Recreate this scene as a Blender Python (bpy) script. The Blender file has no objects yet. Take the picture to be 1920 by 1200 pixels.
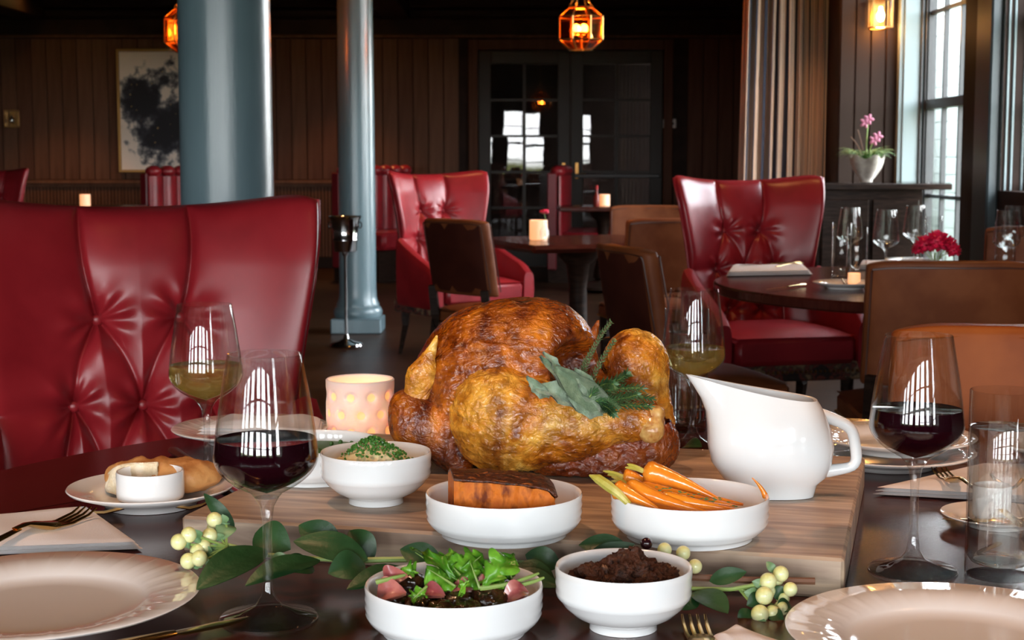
import bpy, math, random
import numpy as np
from mathutils import Vector, Matrix
random.seed(7); np.random.seed(7)
PI = math.pi
SC = bpy.context.scene
COL = SC.collection

# ------------------------------------------------------------------ camera
FPX = 2900.0; CAMZ = 1.1645; PITCH = math.atan(303.0/FPX)
cam_d = bpy.data.cameras.new('camera'); cam = bpy.data.objects.new('camera', cam_d); COL.objects.link(cam)
cam.location = (0, 0, CAMZ); cam.rotation_euler = (PI/2 - PITCH, 0, 0)
cam_d.sensor_width = 36.0; cam_d.lens = FPX/1920*36.0
cam_d.clip_start = 0.05; cam_d.clip_end = 200
cam_d.dof.use_dof = True; cam_d.dof.focus_distance = 1.7; cam_d.dof.aperture_fstop = 18.0
SC.camera = cam

# ------------------------------------------------------------------ world: pale sky above, wooded shore below
SKY = 17.0
w = bpy.data.worlds.new('sky'); SC.world = w; w.use_nodes = True
nt = w.node_tree; nt.nodes.clear()
wo = nt.nodes.new('ShaderNodeOutputWorld'); bg = nt.nodes.new('ShaderNodeBackground')
tc = nt.nodes.new('ShaderNodeTexCoord'); sx = nt.nodes.new('ShaderNodeSeparateXYZ')
rp = nt.nodes.new('ShaderNodeValToRGB'); mr = nt.nodes.new('ShaderNodeMapRange')
mr.inputs['From Min'].default_value = -0.2; mr.inputs['From Max'].default_value = 0.8
e = rp.color_ramp.elements
e[0].position = 0.0; e[0].color = (.035, .035, .012, 1)
e[1].position = 1.0; e[1].color = (.72, .86, 1, 1)
for p_, c_ in ((.196, (.07, .075, .03, 1)), (.202, (.97, .98, 1.0, 1))):
    q = rp.color_ramp.elements.new(p_); q.color = c_
nt.links.new(tc.outputs['Generated'], sx.inputs[0]); nt.links.new(sx.outputs['Z'], mr.inputs['Value'])
nt.links.new(mr.outputs[0], rp.inputs[0]); nt.links.new(rp.outputs[0], bg.inputs[0]); bg.inputs[1].default_value = SKY
nt.links.new(bg.outputs[0], wo.inputs[0])

vs = SC.view_settings
SC.display_settings.display_device = 'sRGB'
vs.view_transform = 'Standard'; vs.look = 'None'; vs.gamma = 1.0; vs.use_curve_mapping = False
vs.exposure = 0.85
SC.cycles.use_denoising = True
SC.cycles.sample_clamp_indirect = 4.0
SC.cycles.transparent_max_bounces = 24; SC.cycles.max_bounces = 14; SC.cycles.transmission_bounces = 14; SC.cycles.glossy_bounces = 6; SC.cycles.diffuse_bounces = 4

BACK_Y = -4.0; FAR_Y = 16.5; LEFT_X = -7.0; RIGHT_X = 2.5
BACK_WIN = [(-6.2, -5.2), (-4.7, -3.7), (-3.1, -2.1), (-1.45, -.55), (-.25, .72), (1.25, 1.95)]
RIGHT_AND_FILL_WIN = [(-3.2, -2.0), (11.3, 12.9)]  # second opening is unseen behind the curtain, added to brighten the far wall
def light(name, kind, loc, energy, color, rot=(0, 0, 0), **kw):
    d = bpy.data.lights.new(name, kind); d.energy = energy; d.color = color
    for k, v in kw.items():
        if k == 'portal': d.cycles.is_portal = True
        else: setattr(d, k, v)
    o = bpy.data.objects.new(name, d); o.location = loc; o.rotation_euler = rot; COL.objects.link(o); return o
for a, b in BACK_WIN:
    light('window_portal', 'AREA', ((a+b)/2, BACK_Y-.12, 1.52), 1, (1, 1, 1), (PI/2, 0, 0), shape='RECTANGLE', size=b-a, size_y=1.6, portal=1)
for a, b in RIGHT_AND_FILL_WIN:
    light('window_portal', 'AREA', (RIGHT_X+.12, (a+b)/2, 1.52), 1, (1, 1, 1), (PI/2, 0, PI/2), shape='RECTANGLE', size=b-a, size_y=1.6, portal=1)
light('window_portal', 'AREA', (RIGHT_X+.26, 9.27, 1.5), 1, (1, 1, 1), (PI/2, 0, PI/2), shape='RECTANGLE', size=1.4, size_y=2.3, portal=1)

# ------------------------------------------------------------------ pixel -> place helpers (photograph frame)
def ang(py): return PITCH + math.atan((py-600)/FPX)
def P(px, py, Y):
    cp, sp = math.cos(PITCH), math.sin(PITCH)
    a = (px-960)/FPX; b = (600-py)/FPX
    dx, dy, dz = a, cp + b*sp, -sp + b*cp
    s = Y/dy
    return Vector((dx*s, Y, CAMZ+dz*s))
def T(px, py, z):
    Y = (CAMZ-z)/math.tan(ang(py)); return P(px, py, Y)

# ------------------------------------------------------------------ materials
MATS = {}
def mat(name, col=(.5,.5,.5), rough=.5, metal=0., spec=.5, trans=0., ior=1.5, coat=0., coat_r=.05, emit=None, es=0.,
        mix=None, noise=(1,1,1), nscale=5., ramp=(.4,.6), detail=4., bump=0., bscale=60., bstretch=(1,1,1), sss=0., sssr=.01, sheen=0., alpha=None, coords='Object', bump2=None):
    if name in MATS: return MATS[name]
    m = bpy.data.materials.new(name); m.use_nodes = True; MATS[name] = m
    nt = m.node_tree; b = nt.nodes['Principled BSDF']; L = nt.links.new
    b.inputs['Base Color'].default_value = (*col, 1); b.inputs['Roughness'].default_value = rough
    b.inputs['Metallic'].default_value = metal; b.inputs['Specular IOR Level'].default_value = spec
    b.inputs['Transmission Weight'].default_value = trans; b.inputs['IOR'].default_value = ior
    b.inputs['Coat Weight'].default_value = coat; b.inputs['Coat Roughness'].default_value = coat_r
    b.inputs['Sheen Weight'].default_value = sheen
    if sss: b.inputs['Subsurface Weight'].default_value = sss; b.inputs['Subsurface Radius'].default_value = (1, .5, .3); b.inputs['Subsurface Scale'].default_value = sssr
    if emit: b.inputs['Emission Color'].default_value = (*emit, 1); b.inputs['Emission Strength'].default_value = es
    t = nt.nodes.new('ShaderNodeTexCoord')
    if mix:
        mp = nt.nodes.new('ShaderNodeMapping'); mp.inputs['Scale'].default_value = noise
        n = nt.nodes.new('ShaderNodeTexNoise'); n.inputs['Scale'].default_value = nscale; n.inputs['Detail'].default_value = detail
        r = nt.nodes.new('ShaderNodeValToRGB'); r.color_ramp.elements[0].position = ramp[0]; r.color_ramp.elements[1].position = ramp[1]
        r.color_ramp.elements[0].color = (*col, 1); r.color_ramp.elements[1].color = (*mix[-1], 1)
        for k, c in enumerate(mix[:-1]):
            q = r.color_ramp.elements.new(ramp[0]+(ramp[1]-ramp[0])*(k+1)/len(mix)); q.color = (*c, 1)
        L(t.outputs[coords], mp.inputs[0]); L(mp.outputs[0], n.inputs['Vector']); L(n.outputs['Fac'], r.inputs[0]); L(r.outputs[0], b.inputs['Base Color'])
    last = None
    for (bs, sc, st, dist) in ([(bump, bscale, bstretch, .002)] if bump else []) + ([bump2] if bump2 else []):
        mp = nt.nodes.new('ShaderNodeMapping'); mp.inputs['Scale'].default_value = st
        n = nt.nodes.new('ShaderNodeTexNoise'); n.inputs['Scale'].default_value = sc; n.inputs['Detail'].default_value = 3
        bu = nt.nodes.new('ShaderNodeBump'); bu.inputs['Strength'].default_value = bs; bu.inputs['Distance'].default_value = dist
        L(t.outputs['Object'], mp.inputs[0]); L(mp.outputs[0], n.inputs['Vector']); L(n.outputs['Fac'], bu.inputs['Height'])
        if last: L(last.outputs[0], bu.inputs['Normal'])
        last = bu
    if last: L(last.outputs[0], b.inputs['Normal'])
    return m

M_porc = mat('white porcelain', (.82,.83,.83), .12, coat=.5)
M_plate = mat('plate porcelain', (.80,.78,.76), .10, coat=.6)
def thin_glass(name, tint=(.985,.99,.985), ior=1.5, thick=0., milk=None):
    m = bpy.data.materials.new(name); m.use_nodes = True; MATS[name] = m; nt = m.node_tree; nt.nodes.clear(); L = nt.links.new
    o = nt.nodes.new('ShaderNodeOutputMaterial'); t = nt.nodes.new('ShaderNodeBsdfTransparent'); t.inputs[0].default_value = (*tint, 1)
    g = nt.nodes.new('ShaderNodeBsdfGlossy'); g.inputs['Roughness'].default_value = 0.; lw = nt.nodes.new('ShaderNodeLayerWeight'); lw.inputs[0].default_value = .5; f0 = ((ior-1)/(ior+1))**2
    pw_ = nt.nodes.new('ShaderNodeMath'); pw_.operation = 'POWER'; pw_.inputs[1].default_value = 5; L(lw.outputs['Facing'], pw_.inputs[0])
    fr = nt.nodes.new('ShaderNodeMath'); fr.operation = 'MULTIPLY_ADD'; fr.inputs[1].default_value = 1-f0; fr.inputs[2].default_value = f0; L(pw_.outputs[0], fr.inputs[0])
    mx = nt.nodes.new('ShaderNodeMixShader'); L(fr.outputs[0], mx.inputs[0]); L(t.outputs[0], mx.inputs[1]); L(g.outputs[0], mx.inputs[2]); last = mx
    if thick:
        gl = nt.nodes.new('ShaderNodeBsdfGlass'); gl.inputs['IOR'].default_value = 1.45; gl.inputs['Roughness'].default_value = 0.
        m2 = nt.nodes.new('ShaderNodeMixShader'); m2.inputs[0].default_value = thick; L(mx.outputs[0], m2.inputs[1]); L(gl.outputs[0], m2.inputs[2]); last = m2
    if milk:
        df = nt.nodes.new('ShaderNodeBsdfTranslucent'); df.inputs[0].default_value = (*milk[0], 1); m3 = nt.nodes.new('ShaderNodeMixShader'); m3.inputs[0].default_value = milk[1]
        L(last.outputs[0], m3.inputs[1]); L(df.outputs[0], m3.inputs[2]); last = m3
    L(last.outputs[0], o.inputs[0]); return m
M_glass = thin_glass('thin clear glass', ior=1.6)
M_bowlglass = thin_glass('wine glass bowl', ior=1.42, thick=.08)
M_stemglass = thin_glass('solid clear glass', ior=1.6, thick=.11)
M_pane = thin_glass('window glass', ior=1.3)
M_red_wine = mat('red wine', (.012,.001,.003), .02, spec=.6)
M_white_wine = thin_glass('white wine', (.98,.90,.52), ior=1.33, thick=.35, milk=((.88,.76,.28), .26))
M_water = thin_glass('water', (.97,.98,.98), ior=1.33, thick=.30)
M_gold = mat('gold cutlery', (.86,.58,.25), .18, 1.)
M_brass = mat('antique brass', (.42,.22,.07), .30, 1.)
M_chrome = mat('polished chrome', (.62,.62,.62), .12, 1.)
M_red = mat('red leather', (.215,.009,.014), .34, mix=[(.28,.014,.02)], nscale=6, spec=.4, coat=.18, coat_r=.3, bump=.12, bscale=900)
M_redpipe = mat('red leather piping', (.14,.006,.010), .4)
M_floral = mat('floral fabric', (.02,.012,.01), .9, mix=[(.16,.03,.02),(.03,.02,.015),(.22,.13,.07)], nscale=22, ramp=(.42,.62))
M_brown = mat('brown leather', (.15,.040,.013), .48, spec=.18, mix=[(.20,.060,.021)], nscale=7, bump=.15, bscale=700)
M_cognac = mat('cognac leather', (.22,.050,.006), .5, spec=.2, mix=[(.29,.075,.011)], nscale=6, bump=.15, bscale=700)
M_pipe = mat('brown piping', (.07,.02,.01), .45)
M_dark = mat('dark stained wood', (.012,.006,.004), .5, spec=.12, mix=[(.030,.016,.011)], noise=(1,1,8), nscale=12, ramp=(.35,.65))
M_table = mat('table mahogany', (.038,.0070,.0045), .19, mix=[(.058,.013,.008)], noise=(1,9,1), nscale=14, ramp=(.3,.7), spec=.22, bump=.04, bscale=60, bstretch=(1,8,1))
M_plank = mat('wall plank', (.080,.033,.016), .55, spec=.15, mix=[(.12,.053,.028)], noise=(6,6,.5), nscale=3, ramp=(.3,.7), bump=.1, bscale=30, bstretch=(8,8,1))
M_plank2 = mat('wall plank lighter', (.098,.043,.022), .55, spec=.15, mix=[(.14,.064,.036)], noise=(6,6,.5), nscale=3, ramp=(.3,.7))
M_plank3 = mat('wall plank redder', (.070,.025,.012), .55, spec=.15, mix=[(.10,.042,.022)], noise=(6,6,.5), nscale=3, ramp=(.3,.7))
M_walld = mat('dark wall wood', (.018,.009,.006), .6, spec=.12, mix=[(.026,.013,.009)], nscale=4)
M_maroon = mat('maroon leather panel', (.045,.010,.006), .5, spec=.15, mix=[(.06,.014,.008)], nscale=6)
M_trim = mat('dark trim wood', (.016,.008,.005), .6, spec=.12)
M_door = mat('door paint', (.030,.027,.023), .45, spec=.25)
M_ceil = mat('ceiling paint', (.060,.060,.055), .8)
M_teal = mat('slate blue paint', (.110,.170,.195), .30, mix=[(.13,.195,.22)], noise=(1,1,.15), nscale=10, coat=.3, coat_r=.25, bump=.25, bscale=30, bstretch=(4,4,.4))
M_tealdark = mat('dark teal paint', (.030,.042,.045), .4)
M_jamb = mat('grey green paint', (.17,.21,.215), .5)
M_sash = mat('black window sash', (.012,.012,.013), .4)
M_white = mat('exterior white paint', (.62,.66,.60), .7)
M_linen = mat('white linen', (.74,.70,.69), .85, sheen=.2, bump=.25, bscale=900)
M_wick = mat('flame', (1,.6,.2), .5, emit=(1,.45,.10), es=30)
M_bulb = mat('lit bulb', (1,.7,.3), .5, emit=(1,.50,.13), es=45)
M_lglass = thin_glass('lantern glass', (1,.62,.28), 2.0)
M_cork = mat('dark wood handle', (.07,.02,.012), .35)
M_leaf = mat('dark green leaf', (.010,.040,.010), .42, spec=.35, mix=[(.022,.065,.020)], nscale=25, bump=.3, bscale=120)
M_leaf2 = mat('light green leaf', (.10,.20,.08), .45, mix=[(.16,.26,.12)], nscale=25, bump=.3, bscale=120)
M_stem = mat('green stem', (.22,.32,.08), .45)
M_twig = mat('brown twig', (.14,.06,.03), .6)
M_berry = mat('cream berry', (.62,.60,.20), .28, mix=[(.72,.72,.38)], nscale=60, sss=.2, sssr=.004, coat=.3)
M_berryd = mat('dark berry', (.02,.004,.006), .2, coat=.4)
M_sage = mat('sage leaf green', (.105,.165,.090), .7, mix=[(.17,.24,.14)], nscale=80, bump=.6, bscale=500, sheen=.3)
M_sage2 = mat('sage leaf underside', (.19,.27,.17), .75, mix=[(.27,.35,.25)], nscale=90, bump=.7, bscale=400, sheen=.3)
M_rosem = mat('rosemary green', (.030,.10,.035), .45, mix=[(.07,.17,.06)], nscale=60)
M_thyme = mat('thyme green', (.11,.20,.08), .55, mix=[(.18,.27,.12)], nscale=60)
M_arug = mat('arugula green', (.045,.17,.008), .35, mix=[(.15,.36,.025)], nscale=40, sss=.15, sssr=.004, bump=.4, bscale=150)
M_sprout = mat('roasted sprout', (.012,.006,.003), .22, mix=[(.05,.018,.006),(.03,.045,.008)], nscale=70, ramp=(.4,.72), coat=.5, bump=1., bscale=180)
M_onion = mat('pickled onion', (.26,.050,.055), .28, mix=[(.46,.15,.12)], nscale=50, sss=.2, sssr=.005, coat=.4)
M_carrot = mat('glazed carrot', (.72,.19,.012), .22, mix=[(.82,.27,.02)], nscale=30, coat=.6, sss=.15, sssr=.005, bump=.5, bscale=90, bstretch=(1,1,1))
M_cstem = mat('carrot stalk', (.42,.36,.05), .4, mix=[(.60,.52,.14)], nscale=60)
M_squash = mat('squash flesh', (.46,.105,.006), .55, mix=[(.56,.15,.012),(.14,.024,.003)], noise=(1,1,.5), nscale=75, ramp=(.34,.68), spec=.2, sss=.15, sssr=.005, bump=.8, bscale=120)
M_char = mat('charred squash top', (.012,.005,.003), .45, mix=[(.10,.022,.006),(.02,.007,.004),(.36,.09,.015)], noise=(1,3,1), nscale=95, ramp=(.34,.66), bump=1., bscale=200, bump2=(.6, 60, (1,4,1), .004))
M_mash = mat('mashed potato', (.80,.66,.36), .45, mix=[(.86,.74,.45)], nscale=30, sss=.25, sssr=.006, bump=.5, bscale=90)
M_chive = mat('chopped chive', (.03,.13,.015), .4, mix=[(.08,.22,.04)], nscale=200)
M_stuff = mat('stuffing', (.018,.006,.003), .62, spec=.25, mix=[(.060,.018,.008),(.03,.010,.005),(.17,.07,.03)], nscale=110, ramp=(.35,.72), bump=1., bscale=260, bump2=(1., 90, (1,1,1), .006))
M_herbs = mat('green garnish', (.05,.14,.02), .5)
M_crumb = mat('bread crumb', (.72,.60,.40), .8, mix=[(.82,.72,.55)], nscale=60, bump=1., bscale=260)
M_crust = mat('bread crust', (.42,.16,.04), .5, mix=[(.60,.30,.10)], nscale=30, bump=.6, bscale=120)
M_peony = mat('magenta petal', (.60,.006,.05), .5, mix=[(.75,.02,.09)], nscale=60)
M_pot = mat('stone pot', (.30,.26,.22), .8, mix=[(.42,.37,.32)], nscale=20, bump=.6, bscale=60)
M_grass = mat('plant grass', (.05,.12,.02), .5, mix=[(.10,.20,.04)], nscale=30)
M_pink = mat('orchid petal', (.55,.16,.26), .5)
M_thermo = mat('white plastic', (.55,.52,.48), .4)
M_screen = mat('thermostat screen', (.05,.09,.06), .3)
M_votive = mat('votive glass', (.86,.80,.78), .38, trans=.15, sss=.3, sssr=.02, emit=(1,.42,.28), es=.05)
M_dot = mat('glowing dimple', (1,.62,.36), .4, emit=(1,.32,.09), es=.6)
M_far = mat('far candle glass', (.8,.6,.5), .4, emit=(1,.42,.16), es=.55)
M_sauce = mat('hot sauce', (.25,.03,.02), .2)
M_redcap = mat('red cap', (.5,.01,.01), .4)
M_nail = mat('brass nailhead', (.50,.30,.12), .3, 1.)
M_grey = mat('blue grey paint', (.20,.27,.32), .6)
M_hill = mat('grass', (.08,.10,.03), .9)

def wood_board():
    m = mat('acacia board', (.28,.17,.10), .45); nt = m.node_tree; b = nt.nodes['Principled BSDF']; L = nt.links.new
    t = nt.nodes.new('ShaderNodeTexCoord'); mp = nt.nodes.new('ShaderNodeMapping'); mp.inputs['Scale'].default_value = (1.5, 13, 13)
    n = nt.nodes.new('ShaderNodeTexNoise'); n.inputs['Scale'].default_value = 3.2; n.inputs['Detail'].default_value = 7; n.inputs['Distortion'].default_value = 1.1
    r = nt.nodes.new('ShaderNodeValToRGB'); e = r.color_ramp.elements
    e[0].position = .28; e[0].color = (.19,.125,.085,1); e[1].position = .72; e[1].color = (.57,.42,.28,1)
    for p_, c_ in ((.42,(.28,.19,.135,1)), (.52,(.38,.275,.195,1))):
        q = e.new(p_); q.color = c_
    L(t.outputs['Object'], mp.inputs[0]); L(mp.outputs[0], n.inputs['Vector']); L(n.outputs['Fac'], r.inputs[0]); L(r.outputs[0], b.inputs['Base Color'])
    bu = nt.nodes.new('ShaderNodeBump'); bu.inputs['Strength'].default_value = .25; bu.inputs['Distance'].default_value = .001
    L(n.outputs['Fac'], bu.inputs['Height']); L(bu.outputs[0], b.inputs['Normal'])
    return m
M_board = wood_board()

def floor_mat():
    m = mat('floor boards', (.05,.02,.01), .38); nt = m.node_tree; b = nt.nodes['Principled BSDF']; L = nt.links.new
    t = nt.nodes.new('ShaderNodeTexCoord'); mp = nt.nodes.new('ShaderNodeMapping')
    br = nt.nodes.new('ShaderNodeTexBrick'); br.inputs['Scale'].default_value = 1.; br.inputs['Brick Width'].default_value = 1.6; br.inputs['Row Height'].default_value = .13
    br.inputs['Mortar Size'].default_value = .002; br.inputs['Color1'].default_value = (.036,.015,.007,1); br.inputs['Color2'].default_value = (.062,.028,.013,1); br.inputs['Mortar'].default_value = (.01,.005,.004,1)
    n = nt.nodes.new('ShaderNodeTexNoise'); n.inputs['Scale'].default_value = 4; n.inputs['Detail'].default_value = 5
    mp2 = nt.nodes.new('ShaderNodeMapping'); mp2.inputs['Scale'].default_value = (1, 14, 1)
    mx = nt.nodes.new('ShaderNodeMixRGB'); mx.blend_type = 'MULTIPLY'; mx.inputs[0].default_value = .6
    L(t.outputs['Object'], mp.inputs[0]); L(mp.outputs[0], br.inputs['Vector']); L(t.outputs['Object'], mp2.inputs[0]); L(mp2.outputs[0], n.inputs['Vector'])
    L(br.outputs['Color'], mx.inputs[1]); L(n.outputs['Fac'], mx.inputs[2]); L(mx.outputs[0], b.inputs['Base Color'])
    return m
M_floor = floor_mat(); M_floor.node_tree.nodes['Principled BSDF'].inputs['Specular IOR Level'].default_value = .2

def turkey_mat(name, cols, spread=.5, seed=0.):
    m = mat(name, cols[0], .20, coat=.65, coat_r=.06, sss=.08, sssr=.004); nt = m.node_tree; b = nt.nodes['Principled BSDF']; L = nt.links.new
    t = nt.nodes.new('ShaderNodeTexCoord'); mp = nt.nodes.new('ShaderNodeMapping'); mp.inputs['Scale'].default_value = (1,1,1); mp.inputs['Location'].default_value = (seed, seed, 0)
    n = nt.nodes.new('ShaderNodeTexNoise'); n.inputs['Scale'].default_value = 13; n.inputs['Detail'].default_value = 6; n.inputs['Roughness'].default_value = .62; n.inputs['Distortion'].default_value = .7
    r = nt.nodes.new('ShaderNodeValToRGB'); e = r.color_ramp.elements
    k = len(cols); lo, hi = .5-spread/2, .5+spread/2
    e[0].position = lo; e[0].color = (*cols[0], 1); e[1].position = hi; e[1].color = (*cols[-1], 1)
    for i in range(1, k-1):
        q = e.new(lo+(hi-lo)*i/(k-1)); q.color = (*cols[i], 1)
    L(t.outputs['Object'], mp.inputs[0]); L(mp.outputs[0], n.inputs['Vector']); L(n.outputs['Fac'], r.inputs[0])
    # broad darker roasting patches and small freckles of browning
    n2 = nt.nodes.new('ShaderNodeTexNoise'); n2.inputs['Scale'].default_value = 70; n2.inputs['Detail'].default_value = 5
    r2 = nt.nodes.new('ShaderNodeValToRGB'); r2.color_ramp.elements[0].position = .33; r2.color_ramp.elements[0].color = (.42,.30,.24,1); r2.color_ramp.elements[1].position = .55; r2.color_ramp.elements[1].color = (1,1,1,1)
    mx = nt.nodes.new('ShaderNodeMixRGB'); mx.blend_type = 'MULTIPLY'; mx.inputs[0].default_value = .8
    L(t.outputs['Object'], n2.inputs['Vector']); L(n2.outputs['Fac'], r2.inputs[0]); L(r.outputs[0], mx.inputs[1]); L(r2.outputs[0], mx.inputs[2]); L(mx.outputs[0], b.inputs['Base Color'])
    mp3 = nt.nodes.new('ShaderNodeMapping'); mp3.inputs['Scale'].default_value = (1, 1, 1.5); mp3.inputs['Rotation'].default_value = (.2, .5, 0)
    n3 = nt.nodes.new('ShaderNodeTexNoise'); n3.inputs['Scale'].default_value = 85; n3.inputs['Detail'].default_value = 4; n3.inputs['Distortion'].default_value = 1.6
    bu = nt.nodes.new('ShaderNodeBump'); bu.inputs['Strength'].default_value = .75; bu.inputs['Distance'].default_value = .0035
    n4 = nt.nodes.new('ShaderNodeTexNoise'); n4.inputs['Scale'].default_value = 38; n4.inputs['Detail'].default_value = 3; n4.inputs['Distortion'].default_value = 2.2
    b4 = nt.nodes.new('ShaderNodeBump'); b4.inputs['Strength'].default_value = .8; b4.inputs['Distance'].default_value = .006; L(t.outputs['Object'], n4.inputs['Vector']); L(n4.outputs['Fac'], b4.inputs['Height']); L(b4.outputs[0], bu.inputs['Normal'])
    L(t.outputs['Object'], mp3.inputs[0]); L(mp3.outputs[0], n3.inputs['Vector']); L(n3.outputs['Fac'], bu.inputs['Height'])
    L(bu.outputs[0], b.inputs['Normal']); L(bu.outputs[0], b.inputs['Coat Normal'])
    mp5 = nt.nodes.new('ShaderNodeMapping'); mp5.inputs['Scale'].default_value = (2.4, 1, .7); mp5.inputs['Rotation'].default_value = (0, -.45, 0); mp5.inputs['Location'].default_value = (seed+1.3, 0, .4)
    n5 = nt.nodes.new('ShaderNodeTexNoise'); n5.inputs['Scale'].default_value = 6.5; n5.inputs['Detail'].default_value = 6; n5.inputs['Distortion'].default_value = .9
    r5 = nt.nodes.new('ShaderNodeValToRGB'); r5.color_ramp.elements[0].position = .38; r5.color_ramp.elements[0].color = (.30,.15,.10,1); r5.color_ramp.elements[1].position = .52; r5.color_ramp.elements[1].color = (1,1,1,1)
    m5 = nt.nodes.new('ShaderNodeMixRGB'); m5.blend_type = 'MULTIPLY'; m5.inputs[0].default_value = .85
    L(t.outputs['Object'], mp5.inputs[0]); L(mp5.outputs[0], n5.inputs['Vector']); L(n5.outputs['Fac'], r5.inputs[0]); L(mx.outputs[0], m5.inputs[1]); L(r5.outputs[0], m5.inputs[2]); L(m5.outputs[0], b.inputs['Base Color'])
    return m
M_tbody = turkey_mat('roast breast skin', [(.055,.008,.002), (.30,.060,.004), (.60,.165,.007), (.74,.26,.020)], .34)
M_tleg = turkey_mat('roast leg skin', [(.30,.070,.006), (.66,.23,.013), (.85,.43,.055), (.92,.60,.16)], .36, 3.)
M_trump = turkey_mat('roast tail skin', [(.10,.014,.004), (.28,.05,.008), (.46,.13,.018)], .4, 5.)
M_bone = mat('leg bone', (.62,.38,.12), .35, mix=[(.40,.15,.03)], nscale=110, ramp=(.4,.65), coat=.4)

# ------------------------------------------------------------------ mesh helpers
class B:
    """collects vertices and faces of ONE mesh"""
    def __init__(s): s.v = []; s.f = []
    def add(s, vs_, fs_):
        o = len(s.v); s.v += [tuple(map(float, q)) for q in vs_]; s.f += [tuple(i+o for i in f) for f in fs_]; return s
    def box(s, x0, x1, y0, y1, z0, z1, bev=0.):
        if x0 > x1: x0, x1 = x1, x0
        if y0 > y1: y0, y1 = y1, y0
        if z0 > z1: z0, z1 = z1, z0
        if bev <= 0:
            return s.add([(x0,y0,z0),(x1,y0,z0),(x1,y1,z0),(x0,y1,z0),(x0,y0,z1),(x1,y0,z1),(x1,y1,z1),(x0,y1,z1)],
                         [(0,3,2,1),(4,5,6,7),(0,1,5,4),(1,2,6,5),(2,3,7,6),(3,0,4,7)])
        b = min(bev, (x1-x0)*.49, (y1-y0)*.49, (z1-z0)*.49)
        vs_ = []
        for z, i in ((z0,b),(z0+b,0),(z1-b,0),(z1,b)):
            for q in ((x0+i+(b-i)*1,y0+i,z),(x1-i-(b-i)*1,y0+i,z),(x1-i,y0+i+(b-i),z),(x1-i,y1-i-(b-i),z),(x1-i-(b-i),y1-i,z),(x0+i+(b-i),y1-i,z),(x0+i,y1-i-(b-i),z),(x0+i,y0+i+(b-i),z)): vs_.append(q)
        fs_ = [tuple(range(7,-1,-1)), tuple(range(24,32))]
        for k in range(3):
            for j in range(8): fs_.append((k*8+j, k*8+(j+1)%8, (k+1)*8+(j+1)%8, (k+1)*8+j))
        return s.add(vs_, fs_)
    def lathe(s, prof, c=(0,0,0), n=40, close=True):
        """prof: list of (r,z); r==0 at an end closes it to a point"""
        o = len(s.v); rings = []
        for r, z in prof:
            if r < 1e-6:
                rings.append([len(s.v)]); s.v.append((c[0], c[1], c[2]+z))
            else:
                rings.append(list(range(len(s.v), len(s.v)+n)))
                for k in range(n):
                    a = 2*PI*k/n; s.v.append((c[0]+r*math.cos(a), c[1]+r*math.sin(a), c[2]+z))
        for A, C in zip(rings, rings[1:]):
            for k in range(n):
                k2 = (k+1) % n
                if len(A) == 1 and len(C) == 1: continue
                if len(A) == 1: s.f.append((A[0], C[k2], C[k]))
                elif len(C) == 1: s.f.append((A[k], A[k2], C[0]))
                else: s.f.append((A[k], A[k2], C[k2], C[k]))
        return s
    def tube(s, pts, rad, n=8, caps=True, flat=1.0, up=(0,0,1)):
        pts = [Vector(p) for p in pts]; m = len(pts)
        if not hasattr(rad, '__len__'): rad = [rad]*m
        o = len(s.v); up = Vector(up)
        for i, p in enumerate(pts):
            t = (pts[min(i+1, m-1)]-pts[max(i-1, 0)]).normalized()
            a = t.cross(up)
            if a.length < 1e-3: a = t.cross(Vector((1,0,0)))
            a.normalize(); b = a.cross(t).normalized()
            for k in range(n):
                g = 2*PI*k/n; q = p + a*(rad[i]*math.cos(g)) + b*(rad[i]*flat*math.sin(g)); s.v.append(tuple(q))
        for i in range(m-1):
            for k in range(n):
                k2 = (k+1) % n; s.f.append((o+i*n+k, o+i*n+k2, o+(i+1)*n+k2, o+(i+1)*n+k))
        if caps:
            s.f.append(tuple(o+k for k in range(n-1, -1, -1))); s.f.append(tuple(o+(m-1)*n+k for k in range(n)))
        return s
    def ball(s, c, r, n=12, m=8, sc=(1,1,1)):
        prof = [(math.sin(PI*i/m)*1, -math.cos(PI*i/m)) for i in range(m+1)]
        b = B().lathe([(p if p > 1e-5 else 0, z) for p, z in prof], n=n)
        return s.add([(c[0]+x*r*sc[0], c[1]+y*r*sc[1], c[2]+z*r*sc[2]) for x, y, z in b.v], b.f)
    def grid(s, Q, wrapu=False):
        """Q array (nu,nv,3)"""
        nu, nv = Q.shape[:2]; o = len(s.v); s.v += [tuple(q) for q in Q.reshape(-1,3).tolist()]
        for i in range(nu if wrapu else nu-1):
            i2 = (i+1) % nu
            for j in range(nv-1): s.f.append((o+i*nv+j, o+i2*nv+j, o+i2*nv+j+1, o+i*nv+j+1))
        return s
    def xf(s, M):
        s.v = [tuple(M @ Vector(q)) for q in s.v]; return s

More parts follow.
